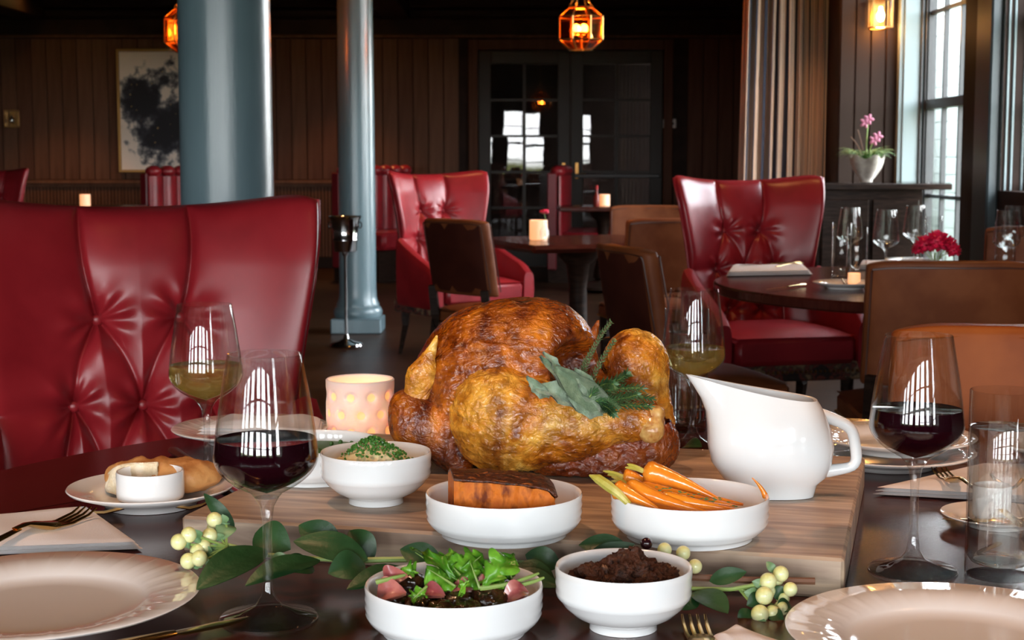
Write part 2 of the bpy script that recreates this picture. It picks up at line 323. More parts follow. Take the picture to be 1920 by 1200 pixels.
def meshdata(name, b, m, smooth=True, angle=40):
    me = bpy.data.meshes.new(name); me.from_pydata(b.v, [], b.f); me.validate()
    if m: me.materials.append(m)
    if smooth:
        me.polygons.foreach_set('use_smooth', [True]*len(me.polygons)); 
        if angle: me.set_sharp_from_angle(angle=math.radians(angle))
    me.update(); return me
def obj(name, b, m, parent=None, smooth=True, angle=40, label=None, kind=None, world=False, loc=None, rot=None):
    me = b if isinstance(b, bpy.types.Mesh) else meshdata(name, b, m, smooth, angle)
    o = bpy.data.objects.new(name, me); COL.objects.link(o)
    if parent is not None:
        o.parent = parent
        if world:
            L = Vector(parent.location); pp = parent.parent
            while pp: L += Vector(pp.location); pp = pp.parent
            o.location = -L
    if loc is not None: o.location = loc
    if rot is not None: o.rotation_euler = rot
    if label: o['label'] = label
    if kind: o['kind'] = kind
    return o
def tag(o, label, cat, group=None, kind=None):
    o['label'] = label; o['category'] = cat
    if group: o['group'] = group
    if kind: o['kind'] = kind
    return o
def thing(name, label, cat, loc=(0,0,0), rotz=0., group=None):
    o = bpy.data.objects.new(name, None); COL.objects.link(o); o.empty_display_size = .05
    o.location = loc; o.rotation_euler = (0,0,rotz); return tag(o, label, cat, group)
def dup(root, loc, rotz=0., label=None, group=None, scale=None):
    r = root.copy(); COL.objects.link(r); r.location = loc; r.rotation_euler = (0,0,rotz)
    if label: r['label'] = label
    if group: r['group'] = group
    if scale: r.scale = scale
    for ch in list(root.children):
        c = ch.copy(); COL.objects.link(c); c.parent = r
        for g in list(ch.children):
            d = g.copy(); COL.objects.link(d); d.parent = c
    return r
def struct(name, b, m, smooth=False, parent=None):
    o = obj(name, b, m, parent, smooth=smooth)
    if parent is None: o['kind'] = 'structure'
    return o
def ss(a, b, x):
    t = np.clip((x-a)/(b-a), 0, 1); return t*t*(3-2*t)
def hash3(i, j, k):
    h = np.sin(i*127.1+j*311.7+k*74.7)*43758.5453; return h-np.floor(h)
def vnoise(p):
    p = np.asarray(p, float); i = np.floor(p); f = p-i; f = f*f*(3-2*f); r = 0
    for a in (0,1):
        for b in (0,1):
            for c in (0,1):
                wgt = (f[...,0] if a else 1-f[...,0])*(f[...,1] if b else 1-f[...,1])*(f[...,2] if c else 1-f[...,2])
                r = r + wgt*hash3(i[...,0]+a, i[...,1]+b, i[...,2]+c)
    return r*2-1
def fbm(p, o=4):
    r = 0; a = 1.
    for k in range(o): r = r+a*vnoise(np.asarray(p)*2**k+k*7.3); a *= .5
    return r

def bezier(p0, p1, p2, n=8):
    p0, p1, p2 = Vector(p0), Vector(p1), Vector(p2)
    return [p0*(1-t)**2 + p1*2*t*(1-t) + p2*t*t for t in [i/n for i in range(n+1)]]

# ================================================================== THE SETTING
Z_CEIL = 2.82
fl = struct('floor', B().box(LEFT_X-.2, RIGHT_X+.3, BACK_Y-.2, FAR_Y+3.2, -.06, 0), M_floor)
struct('ceiling', B().box(LEFT_X-.2, RIGHT_X+.3, BACK_Y-.2, FAR_Y+3.2, Z_CEIL, Z_CEIL+.06), M_ceil)
b = B()
for y in (1.0, 5.2, 9.4, 13.6): b.box(LEFT_X, RIGHT_X, y-.14, y+.14, Z_CEIL-.22, Z_CEIL-.001, .01)
for x in (-5.0, -1.2): 
    b.box(x-.14, x+.14, BACK_Y, FAR_Y-.2, Z_CEIL-.215, Z_CEIL-.002, .01)
struct('trim_1', b, M_trim)

def wall_with_openings(bd, axis, pos, thick, lo, hi, z0, z1, ops):
    """ops: list of (a,b,zlo,zhi)"""
    def bx(a, c, zl, zh):
        if c-a < 1e-4 or zh-zl < 1e-4: return
        if axis == 'x': bd.box(a, c, pos, pos+thick, zl, zh)
        else: bd.box(pos, pos+thick, a, c, zl, zh)
    cur = lo
    for a, c, zl, zh in sorted(ops):
        bx(cur, a, z0, z1); bx(a, c, z0, zl); bx(a, c, zh, z1); cur = c
    bx(cur, hi, z0, z1)
b = B(); wall_with_openings(b, 'x', BACK_Y, -.2, LEFT_X, RIGHT_X+.2, 0, Z_CEIL, [(a, c, .74, 2.30) for a, c in BACK_WIN]); struct('wall_back', b, M_walld)
b = B(); wall_with_openings(b, 'y', RIGHT_X, .2, BACK_Y, FAR_Y, 0, Z_CEIL, [(a, c, .74, 2.30) for a, c in RIGHT_AND_FILL_WIN]+[(8.55, 9.98, .35, 2.66), (6.9, 7.95, 1.0, 2.76)]); struct('wall_right', b, M_walld)
struct('wall_left', B().box(LEFT_X-.2, LEFT_X, BACK_Y, FAR_Y, 0, Z_CEIL), M_walld)

# windows behind and right of the camera, one far one added: frame, muntins, pane
def window(name, axis, a, c, pos, zl, zh, nx=2, nz=3, m=M_sash, depth=.05, inset=.08):
    t = bpy.data.objects.new(name, None); COL.objects.link(t); t['kind'] = 'structure'
    def bx(bd, p, q, zl_, zh_, d0=0., d1=depth):
        if axis == 'x': bd.box(p, q, pos+d0, pos+d1, zl_, zh_)
        else: bd.box(pos+d0, pos+d1, p, q, zl_, zh_)
    f = B(); fw = .045
    bx(f, a, a+fw, zl, zh); bx(f, c-fw, c, zl, zh); bx(f, a, c, zl, zl+fw); bx(f, a, c, zh-fw, zh)
    obj('window_frame', f, m, t, smooth=False)
    f = B(); zm = (zl+zh)/2; bx(f, a+fw, c-fw, zm-.03, zm+.03, -.012, depth+.012); obj('meeting_rail', f, m, t, smooth=False)
    for i in range(1, nx):
        f = B(); x = a+(c-a)*i/nx; bx(f, x-.012, x+.012, zl+fw, zh-fw, .01, depth-.01); obj('muntin', f, m, t, smooth=False)
    for i in range(1, nz):
        if nz % 2 == 0 and i == nz//2: continue
        z = zl+(zh-zl)*i/nz; f = B(); bx(f, a+fw, c-fw, z-.012, z+.012, .011, depth-.011); obj('muntin', f, m, t, smooth=False)
    f = B(); bx(f, a+fw*.5, c-fw*.5, zl+fw*.5, zh-fw*.5, depth/2-.002, depth/2+.002); obj('pane', f, M_pane, t, smooth=False)
    return t
wn = 1
for a, c in BACK_WIN: window('window_%d' % wn, 'x', a, c, BACK_Y-.10, .74, 2.30, 2, 4); wn += 1
for a, c in RIGHT_AND_FILL_WIN: window('window_%d' % wn, 'y', a, c, RIGHT_X+.08, .74, 2.30, 2, 4); wn += 1

# far wall: planks, rail, fluted wainscot, frieze and the french doors
DX0, DX1, DTOP = -.36, 1.60, 2.30
wf = struct('wall_far', B().box(LEFT_X, DX0, FAR_Y, FAR_Y+.15, 0, Z_CEIL).box(DX1, RIGHT_X+.2, FAR_Y, FAR_Y+.15, 0, Z_CEIL).box(DX0, DX1, FAR_Y, FAR_Y+.15, DTOP, Z_CEIL), M_walld)
pm = [meshdata('plank', B().box(-.077, .077, -.018, 0, .94, 2.42, .004), m, False) for m in (M_plank, M_plank2, M_plank3)]
x = LEFT_X+.08; 
while x < RIGHT_X-.05:
    if not (DX0-.18 < x < DX1+.18):
        o = obj('plank', random.choice(pm) if x < 1.6 else pm[2], None, wf, loc=(x, FAR_Y-.001, 0))
    x += .161
b = B(); xx = LEFT_X+.02
while xx < RIGHT_X-.02:
    if not (DX0-.12 < xx < DX1+.12): b.box(xx-.014, xx+.014, FAR_Y-.014, FAR_Y, .12, .88, .004)
    xx += .036
obj('fluted_wainscot', b, M_plank2, wf, smooth=False, kind='stuff')
for x0, x1 in ((LEFT_X, DX0-.11), (DX1+.11, RIGHT_X)):
    obj('chair_rail', B().box(x0, x1, FAR_Y-.05, FAR_Y-.001, .895, .935, .006).box(x0, x1, FAR_Y-.035, FAR_Y-.001, .865, .894, .004), M_plank2, wf, smooth=False)
struct('baseboard_far', B().box(LEFT_X, DX0-.11, FAR_Y-.03, FAR_Y-.001, 0, .12, .004).box(DX1+.11, RIGHT_X, FAR_Y-.03, FAR_Y-.001, 0, .12, .004), M_trim)
obj('frieze_board', B().box(LEFT_X, RIGHT_X, FAR_Y-.03, FAR_Y-.001, 2.42, 2.62, .004), M_walld, wf, smooth=False)
obj('frieze_moulding', B().box(LEFT_X, RIGHT_X, FAR_Y-.06, FAR_Y-.031, 2.425, 2.455, .005), M_plank, wf, smooth=False)
obj('crown_moulding', B().box(LEFT_X, RIGHT_X, FAR_Y-.12, FAR_Y-.001, 2.63, 2.72, .02).box(LEFT_X, RIGHT_X, FAR_Y-.20, FAR_Y-.001, 2.725, Z_CEIL-.001, .02), M_trim, wf, smooth=False)
b = B().box(DX0-.10, DX0, FAR_Y-.05, FAR_Y+.01, 0, DTOP+.11, .008).box(DX1, DX1+.10, FAR_Y-.05, FAR_Y+.01, 0, DTOP+.11, .008).box(DX0, DX1, FAR_Y-.049, FAR_Y+.01, DTOP, DTOP+.11, .008)
struct('trim_2', b, M_plank3)
# dim room beyond the doors
struct('wall_beyond', B().box(-3, 4, FAR_Y+3, FAR_Y+3.1, 0, Z_CEIL).box(-3.1, -3, FAR_Y+.15, FAR_Y+3.1, 0, Z_CEIL).box(4, 4.1, FAR_Y+.15, FAR_Y+3.1, 0, Z_CEIL), M_walld)
M_dglass = mat('old door glass', (.02,.02,.02), .01, trans=1., ior=1.5, bump=.10, bscale=3.2, bstretch=(1,1,.8))
M_dglass.node_tree.nodes['Principled BSDF'].inputs['Base Color'].default_value = (.35,.35,.35,1)
dw = (DX1-DX0)/2
for k in range(2):
    x0 = DX0+.005+k*dw; x1 = x0+dw-.01; sw = .13
    t = bpy.data.objects.new('door_%d' % (k+1), None); COL.objects.link(t); t['kind'] = 'structure'
    y0, y1 = FAR_Y+.03, FAR_Y+.075
    for nm, a in (('stile', (x0, x0+sw, 0.01, DTOP-.005)), ('stile', (x1-sw, x1, .01, DTOP-.005)), ('rail', (x0+sw, x1-sw, DTOP-.14, DTOP-.005)), ('rail', (x0+sw, x1-sw, .01, .26))):
        obj(nm, B().box(a[0], a[1], y0, y1, a[2], a[3], .006), M_door, t, smooth=False)
    px0, px1, pz0, pz1 = x0+sw, x1-sw, .26, DTOP-.14; xm = (px0+px1)/2
    obj('muntin', B().box(xm-.016, xm+.016, y0+.005, y1-.005, pz0, pz1), M_door, t, smooth=False)
    nr = 5; hz = (pz1-pz0)/nr
    for i in range(1, nr): obj('muntin', B().box(px0, px1, y0+.006, y1-.006, pz0+i*hz-.012, pz0+i*hz+.012), M_door, t, smooth=False)
    for i in range(nr):
        for j in range(2):
            a0, a1 = (px0, xm-.016) if j == 0 else (xm+.016, px1)
            pn = B().box(-(a1-a0)/2, (a1-a0)/2, -.002, .002, -(hz/2-.012), hz/2-.012)
            obj('pane', pn, M_dglass, t, smooth=False, loc=((a0+a1)/2, y0+.022, pz0+(i+.5)*hz), rot=(random.uniform(-.0015,.0015), 0, random.uniform(-.003,.003)))
    hx = x1-sw/2 if k == 0 else x0+sw/2
    obj('door_handle', B().box(hx-.02, hx+.02, y0-.012, y0, .95, 1.12, .004).tube([(hx, y0-.01, 1.0), (hx, y0-.05, 1.0), (hx+(-.09 if k == 0 else .09), y0-.05, 1.0)], .008), M_brass, t)
    bz = .98
    if k == 1: obj('push_bar', B().box(x0+.03, x1-.03, y0-.07, y0-.03, bz-.02, bz+.02, .006), M_sash, t, smooth=False)

# pier on the right with board panelling, carrying the lit sconce
PY = 10.05
wp = struct('wall_pier', B().box(2.10, RIGHT_X, PY, PY+.5, 0, Z_CEIL), M_walld)
for k in range(4):
    x0 = 2.105+k*.098; obj('panel_board', B().box(x0, x0+.092, PY-.015, PY-.0005, .1, 2.8, .005), M_trim, wp, smooth=False)
# deep window reveal and the porch outside
struct('trim_3', B().box(RIGHT_X-.001, RIGHT_X+.20, 9.965, 10.03, .35, 2.66).box(RIGHT_X-.03, RIGHT_X-.0005, 9.98, 10.04, .2, 2.8, .004), M_jamb)
struct('trim_4', B().box(RIGHT_X-.02, RIGHT_X+.22, 8.55, 9.98, .33, .352).box(RIGHT_X-.001, RIGHT_X+.2, 8.55, 9.98, 2.659, 2.68), M_jamb)
struct('trim_9', B().box(RIGHT_X+.10, RIGHT_X+.115, 9.945, 9.964, .36, 2.65, .003).box(RIGHT_X+.125, RIGHT_X+.137, 9.94, 9.964, .36, 2.65, .003), M_sash)
window('window_%d' % wn, 'y', 8.56, 9.97, RIGHT_X+.14, .352, 2.655, 4, 4); wn += 1
# near corner of the reveal with the brown painted post, then a dark paneled stretch with a lit jamb
struct('trim_5', B().box(RIGHT_X-.03, RIGHT_X-.0005, 8.30, 8.555, .0, 2.8, .004), M_trim)
struct('trim_6', B().box(RIGHT_X-.06, RIGHT_X-.0005, 7.98, 8.24, .0, 2.8, .01), M_tealdark)
window('window_%d' % wn, 'y', 6.91, 7.94, RIGHT_X+.14, 1.002, 2.755, 2, 4); wn += 1
b = B().box(RIGHT_X-.001, RIGHT_X+.14, 7.951, 7.99, 1.0, 2.76)
for x in (.015, .045, .10): b.box(RIGHT_X+x, RIGHT_X+x+.012, 7.94, 7.952, 1.0, 2.76, .003)
struct('trim_8', b, M_jamb)
pw = struct('wall_porch', B().box(4.6, 4.7, 14.4, 19.2, -.5, 3.4), M_white)
cb = meshdata('clapboard', B().box(-.02, 0, -2.4, 2.4, 0, .178, .004), M_white, False)
for k in range(19): obj('clapboard', cb, None, pw, loc=(4.6, 16.8, -.3+k*.185))
struct('trim_7', B().box(2.72, 3.02, 11.2, 11.5, -.5, 3.2, .01).box(3.9, 4.1, 15.2, 15.4, -.5, 3.2, .01), M_white)
struct('ground', B().box(2.9, 60, -30, 60, -.62, -.52).box(-60, 60, -60, BACK_Y-.5, -.62, -.521), M_hill)

# columns
def column(loc, label, r=.123):
    t = thing('column', label, 'column', loc)
    prof = [(r*1.30, .10), (r*1.36, .115), (r*1.38, .14), (r*1.30, .165), (r*1.20, .175), (r*1.20, .19), (r*1.12, .21), (r*1.06, .24), (r*1.04, .30)] + [(r*(1.04-.06*(k/10)**1.5), .3+(2.35-.3)*k/10) for k in range(1, 11)] + [(r*1.05, 2.37), (r*1.05, 2.40), (r*.98, 2.41), (r*.98, 2.50), (r*1.2, 2.54), (r*1.25, 2.58)]
    obj('shaft', B().lathe(prof, n=56), M_teal, t, angle=30)
    obj('plinth', B().box(-r*1.42, r*1.42, -r*1.42, r*1.42, 0, .10, .008), M_teal, t, smooth=False)
    obj('capital', B().box(-r*1.4, r*1.4, -r*1.4, r*1.4, 2.58, Z_CEIL-.22, .01), M_teal, t, smooth=False)
    return t
column((-.825, 4.5, 0), 'wide slate blue column rising behind the big red chair', .130)
column((-1.04, 10.4, 0), 'slimmer looking distant blue column with its square plinth on the floor', .119)

# painting
def painting():
    t = thing('framed_painting', 'gold framed abstract ink painting hanging on the plank wall', 'painting', (-3.62, FAR_Y-.02, 0))
    W, Z0, Z1 = .54, 1.015, 2.31
    fr = B()
    for a in ((-W, -W+.03, Z0, Z1), (W-.03, W, Z0, Z1), (-W+.03, W-.03, Z0, Z0+.03), (-W+.03, W-.03, Z1-.03, Z1)): fr.box(a[0], a[1], -.05, 0, a[2], a[3], .005)
    obj('frame', fr, M_brass, t, smooth=False)
    m = bpy.data.materials.new('ink wash'); m.use_nodes = True; nt = m.node_tree; bb = nt.nodes['Principled BSDF']; L = nt.links.new
    bb.inputs['Roughness'].default_value = .7
    tc = nt.nodes.new('ShaderNodeTexCoord')
    def blob(cx, cz, rx, rz):
        mp = nt.nodes.new('ShaderNodeMapping'); mp.vector_type = 'POINT'; mp.inputs['Location'].default_value = (-cx/rx, 0, -cz/rz); mp.inputs['Scale'].default_value = (1/rx, 0.01, 1/rz)
        g = nt.nodes.new('ShaderNodeTexGradient'); g.gradient_type = 'SPHERICAL'; L(tc.outputs['Object'], mp.inputs[0]); L(mp.outputs[0], g.inputs[0]); return g.outputs['Fac']
    def mth(op, a, c):
        n = nt.nodes.new('ShaderNodeMath'); n.operation = op
        for i, q in enumerate((a, c)):
            if isinstance(q, float): n.inputs[i].default_value = q
            else: L(q, n.inputs[i])
        return n.outputs[0]
    s1 = mth('MAXIMUM', blob(.02,1.45,.62,.52), blob(-.28,1.78,.34,.44)); s1 = mth('MAXIMUM', s1, mth('MULTIPLY', blob(-.02,2.0,.40,.36), .55)); s1 = mth('MAXIMUM', s1, blob(.3,1.6,.45,.5))
    n = nt.nodes.new('ShaderNodeTexNoise'); n.inputs['Scale'].default_value = 5.5; n.inputs['Detail'].default_value = 8; n.inputs['Roughness'].default_value = .62; L(tc.outputs['Object'], n.inputs['Vector'])
    s2 = mth('ADD', s1, mth('MULTIPLY', mth('SUBTRACT', n.outputs['Fac'], .5), 1.5))
    r = nt.nodes.new('ShaderNodeValToRGB'); e = r.color_ramp.elements; e[0].position = .30; e[0].color = (.78,.68,.58,1); e[1].position = .62; e[1].color = (.008,.008,.012,1)
    q = e.new(.38); q.color = (.26,.25,.24,1); q = e.new(.48); q.color = (.035,.037,.048,1)
    L(s2, r.inputs[0])
    n2 = nt.nodes.new('ShaderNodeTexNoise'); n2.inputs['Scale'].default_value = 26; L(tc.outputs['Object'], n2.inputs['Vector'])
    r2 = nt.nodes.new('ShaderNodeValToRGB'); r2.color_ramp.elements[0].position = .71; r2.color_ramp.elements[1].position = .73
    mx = nt.nodes.new('ShaderNodeMixRGB'); mx.inputs[2].default_value = (.55,.34,.12,1); L(n2.outputs['Fac'], r2.inputs[0]); L(mth('MULTIPLY', r2.outputs[0], mth('GREATER_THAN', s2, .42)), mx.inputs[0]); L(r.outputs[0], mx.inputs[1])
    L(mx.outputs[0], bb.inputs['Base Color'])
    obj('canvas', B().box(-W+.03, W-.03, -.03, -.005, Z0+.03, Z1-.03), m, t, smooth=False)
painting()

# curtain with navy stripes
def curtain():
    m = bpy.data.materials.new('striped curtain'); m.use_nodes = True; nt = m.node_tree; bb = nt.nodes['Principled BSDF']; L = nt.links.new
    bb.inputs['Roughness'].default_value = .9; bb.inputs['Sheen Weight'].default_value = .15
    at = nt.nodes.new('ShaderNodeAttribute'); at.attribute_name = 'cloth'
    sp = nt.nodes.new('ShaderNodeSeparateXYZ'); L(at.outputs['Vector'], sp.inputs[0])
    w1 = nt.nodes.new('ShaderNodeMath'); w1.operation = 'PINGPONG'; w1.inputs[1].default_value = .08; L(sp.outputs['X'], w1.inputs[0])
    r = nt.nodes.new('ShaderNodeValToRGB'); e = r.color_ramp.elements
    mu = nt.nodes.new('ShaderNodeMath'); mu.operation = 'MULTIPLY'; mu.inputs[1].default_value = 12.5; L(w1.outputs[0], mu.inputs[0]); L(mu.outputs[0], r.inputs[0])
    e[0].position = .0; e[0].color = (.012,.017,.035,1); e[1].position = 1.; e[1].color = (.40,.26,.18,1)
    r.color_ramp.interpolation = 'CONSTANT'
    for p_, c_ in ((.24,(.42,.27,.19,1)), (.5,(.50,.34,.24,1)), (.56,(.04,.045,.06,1)), (.62,(.42,.28,.20,1)), (.78,(.10,.08,.08,1)),(.84,(.46,.31,.22,1))):
        q = e.new(p_); q.color = c_
    L(r.outputs[0], bb.inputs['Base Color'])
    nu, nv = 420, 14; u = np.linspace(0, 1, nu)[:, None]; v = np.linspace(0, 1, nv)[None, :]
    ph = u*2*PI*15 + 1.3*np.sin(u*9) + .8*np.sin(u*23+v*1.5)
    widen = 1 + .045*np.sin(v*PI*.8)
    X = 1.55 + (.76*u)*widen - .04*(v)*(1-u)
    amp = .035*(1+.4*np.sin(u*31)) * (.8+.4*v)
    Q = np.stack([X+.010*np.sin(ph*2+.7), 10.42+amp*np.sin(ph)+0*v, (2.8-2.75*v)+0*u], -1)
    b = B().grid(Q); me = meshdata('curtain', b, m, True, 0)
    d = np.concatenate([[0], np.cumsum(np.sqrt(((Q[1:, 7]-Q[:-1, 7])[:, :2]**2).sum(1)))])
    at = me.attributes.new('cloth', 'FLOAT_VECTOR', 'POINT'); A = np.zeros((nu, nv, 3)); A[..., 0] = d[:, None]; A[..., 1] = Q[..., 2]
    at.data.foreach_set('vector', A.reshape(-1).astype(np.float32))
    o = obj('curtain', me, None); sm = o.modifiers.new('thick', 'SOLIDIFY'); sm.thickness = .003
    tag(o, 'floor length taupe curtain with thin navy stripes beside the sconce', 'curtain')
curtain()

# sideboard with potted orchid
t = thing('sideboard', 'dark wood sideboard standing under the window with a potted plant on it', 'sideboard', (2.16, 9.1, 0))
obj('worktop', B().box(-.44, .36, -.22, .24, .985, 1.02, .004), M_dark, t, smooth=False)
obj('glass_top', B().box(-.43, .35, -.215, .235, 1.0205, 1.0285), M_glass, t, smooth=False)
obj('body', B().box(-.40, .20, -.18, .22, .06, .985), M_dark, t, smooth=False)
for k in range(2):
    d = obj('door', B().box(-.38+k*.29, -.11+k*.29, -.2, -.181, .12, .93, .006), M_dark, t, smooth=False)
    obj('knob', B().ball((-.13+k*.05, -.21, .55), .012), M_brass, d)
def orchid():
    c = Vector((2.06, 9.03, 1.0287)); t = thing('potted_orchid', 'lobed grey stone pot of pink flowering orchid and grass on the sideboard', 'plant', c)
    b = B(); n = 48; rings = [(0,0),(.035,0),(.035,.012),(.05,.03),(.075,.07),(.09,.11),(.097,.145),(.088,.145),(.07,.10),(0,.09)]
    b.lathe(rings, n=n)
    b.v = [(x*(1+.09*math.cos(5*math.atan2(y, x))*min(1, z/.05)), y*(1+.09*math.cos(5*math.atan2(y, x))*min(1, z/.05)), z+(.012*math.cos(5*math.atan2(y, x)) if z > .14 else 0)) for x, y, z in b.v]
    obj('pot', b, M_pot, t)
    b = B()
    for k in range(170):
        a = random.uniform(0, 2*PI); l = random.uniform(.06, .15); r0 = random.uniform(0, .06)
        p0 = Vector((r0*math.cos(a), r0*math.sin(a), .12)); p1 = p0+Vector((math.cos(a)*l*.4, math.sin(a)*l*.4, l*.7)); p2 = p0+Vector((math.cos(a)*l*1.0, math.sin(a)*l, l*random.uniform(.1,.6)))
        b.tube(bezier(p0, p1, p2, 4), [.0035,.0035,.003,.002,.0005], 4, flat=.3)
    obj('grass_tuft', b, M_grass, t, kind='stuff')
    for (dx, dz, f) in ((-.0, .36, 1), (.055, .26, 1), (-.10, .26, 0), (-.06, .30, 0)):
        pts = bezier((dx*.2, 0, .10), (dx*.2-.01, 0, .2), (dx, -.02, dz), 6); obj('flower_spike', B().tube(pts, .0035, 5), M_twig if not f else M_stem, t)
        if f:
            for q in range(2):
                for k in range(5):
                    a = 2*PI*k/5; cc = Vector((dx-.02*q, -.025, dz-.02*q)); bb = B().ball((0,0,0), .017, 8, 6, (1,.3,.55)); bb.xf(Matrix.Translation(cc) @ Matrix.Rotation(a, 4, 'Y') @ Matrix.Translation((.016,0,0)))
                    obj('petal', bb, M_pink, t)
orchid()

# sconces
def sconce(loc, label, lit=True, sc=1.):
    t = thing('wall_sconce', label, 'lamp', loc); t.scale = (sc,)*3
    obj('backplate', B().box(-.05, .05, -.012, 0, -.10, .10, .004), M_brass, t, smooth=False)
    obj('arm', B().tube([(0,-.01,.02),(0,-.09,.02)], .008), M_brass, t)
    g = B(); 
    for sx_ in (-.06, .06):
        for sy in (-.15, -.03): g.box(sx_-.004, sx_+.004, sy-.004, sy+.004, -.09, .09)
    for z in (-.09, .09): g.box(-.066, .066, -.156, -.024, z-.004, z+.004, .001)
    obj('cage', g, M_brass, t, smooth=False)
    g = B(); g.box(-.058,.058,-.152,-.150,-.085,.085); g.box(-.062,-.060,-.148,-.032,-.085,.085); g.box(.060,.062,-.148,-.032,-.085,.085)
    obj('glass', g, M_pane, t, smooth=False)
    obj('bulb', B().lathe([(0,-.055),(.015,-.05),(.024,-.03),(.024,-.01),(.013,.02),(.010,.04),(0,.041)], (0,-.09,0), 16), M_bulb if lit else M_chrome, t)
    if lit:
        l = light('sconce_lamp', 'POINT', (0,-.09,-.10), 5, (1,.47,.14), shadow_soft_size=.03); l.parent = t
    return t
sconce((2.335, PY-.016, 2.08), 'lit glass box sconce glowing on the dark pier right of the curtain', sc=1.0)
sconce((-5.26, FAR_Y-.02, 1.58), 'small unlit brass sconce on the plank wall left of the painting', False, .95)

# lanterns hanging from chains
def lantern(loc, label, power=26):
    t = thing('pendant_lantern', label, 'lamp', loc); R = .148; zs = [(-.135,.075),(-.075,.148),(.07,.148),(.13,.08)]
    ed = B(); ptsr = []
    for z, r in zs: ptsr.append([Vector((r*math.cos(PI/8+k*PI/4), r*math.sin(PI/8+k*PI/4), z)) for k in range(8)])
    for ring in ptsr:
        for k in range(8): ed.tube([ring[k], ring[(k+1)%8]], .005, 6)
    for A, C in zip(ptsr, ptsr[1:]):
        for k in range(8): ed.tube([A[k], C[k]], .005, 6)
    obj('cage', ed, M_brass, t)
    for A, C in zip(ptsr, ptsr[1:]):
        for k in range(8):
            q = [A[k], A[(k+1)%8], C[(k+1)%8], C[k]]; cc = sum(q, Vector())/4; q = [cc+(v-cc)*.95 for v in q]; nn = (q[1]-q[0]).cross(q[2]-q[0]).normalized()*.0015
            g = B().add([v+nn for v in q]+[v-nn for v in q], [(0,1,2,3),(7,6,5,4),(0,4,5,1),(1,5,6,2),(2,6,7,3),(3,7,4,0)])
            obj('glass_panel', g, M_lglass, t, smooth=False)
    for k in range(4):
        a = k*PI/2+.5; obj('bulb', B().ball((.035*math.cos(a), .035*math.sin(a), 0), .017, 12, 8, (1,1,1.5)), M_bulb, t)
    obj('candle_socket', B().lathe([(0,-.13),(.012,-.13),(.012,-.04),(.045,-.035),(.045,-.025),(0,-.025)], n=16), M_brass, t)
    obj('ring', B().tube([(.02*math.cos(a), 0, .30+.02*math.sin(a)) for a in [2*PI*k/12 for k in range(13)]], .004, 6, caps=False), M_brass, t)
    for k in range(4):
        p0 = ptsr[3][k*2]; p1 = Vector((0,0,.285)); n = 9; ch = B()
        for i in range(n):
            a = p0.lerp(p1, i/n); c = p0.lerp(p1, (i+1.25)/n); m_ = (a+c)/2; d = (c-a)/2; s_ = Vector((0,0,1)).cross(d).normalized()*.006 if i % 2 else Vector((d.y,-d.x,0)).cross(d).normalized()*.006
            ch.tube([m_+d*math.cos(g)+s_*math.sin(g) for g in [2*PI*q/8 for q in range(9)]], .0018, 4, caps=False)
        obj('chain', ch, M_brass, t, kind='stuff')
    obj('rod', B().tube([(0,0,.32),(0,0,Z_CEIL-loc[2])], .005, 6), M_brass, t)
    for dx in (-.0,): 
        l = light('lantern_lamp', 'POINT', (0,0,.0), power, (1,.42,.11), shadow_soft_size=.03); l.parent = t
    return t
lantern((.438, 10.0, 1.99), 'glowing faceted lantern hanging in front of the glazed doors')
lantern((-1.98, 9.6, 1.945), 'glowing faceted lantern mostly hidden behind the wide blue column')
# warm recessed ceiling lamps (out of frame), each a real disc with its spot
can = None
for k, (x, y, e) in enumerate([(-4.7, 15.5, 60), (-1.75, 15.6, 60), (-.6, 1.5, 34), (1.3, 1.9, 52), (1.9, 5.0, 34), (2.0, 9.7, 40), (-.2, 7.6, 34), (.9, 6.2, 20), (-.6, 9.2, 22)]):
    if can is None:
        can = thing('ceiling_light', 'round recessed warm ceiling lamp out of view', 'lamp', (x, y, Z_CEIL-.001), 0, 'recessed ceiling lamps')
        obj('trim_ring', B().lathe([(.05,0),(.075,0),(.075,-.008),(.05,-.010),(.048,0)], n=24), M_brass, can); obj('lens', B().lathe([(0,-.003),(.048,-.003),(.048,-.001)], n=24), M_bulb, can)
    else: dup(can, (x, y, Z_CEIL-.001))
    light('downlight', 'SPOT', (x, y, Z_CEIL-.02), e, (1,.53,.30) if y < 3 else (1,.45,.15), (0,0,0), spot_size=math.radians(78), spot_blend=.6, shadow_soft_size=.05)

# thermostat and tiny wall things
t = thing('thermostat', 'small white thermostat on the dark wall right of the doors', 'thermostat', (1.665, FAR_Y-.02, 1.53))
obj('case', B().box(-.07,.07,-.025,0,-.05,.05,.008), M_thermo, t, smooth=False); obj('screen', B().box(-.045,-.005,-.028,-.0255,-.02,.02), M_screen, t, smooth=False); obj('button', B().box(.02,.045,-.028,-.0255,-.01,.01), M_trim, t, smooth=False)
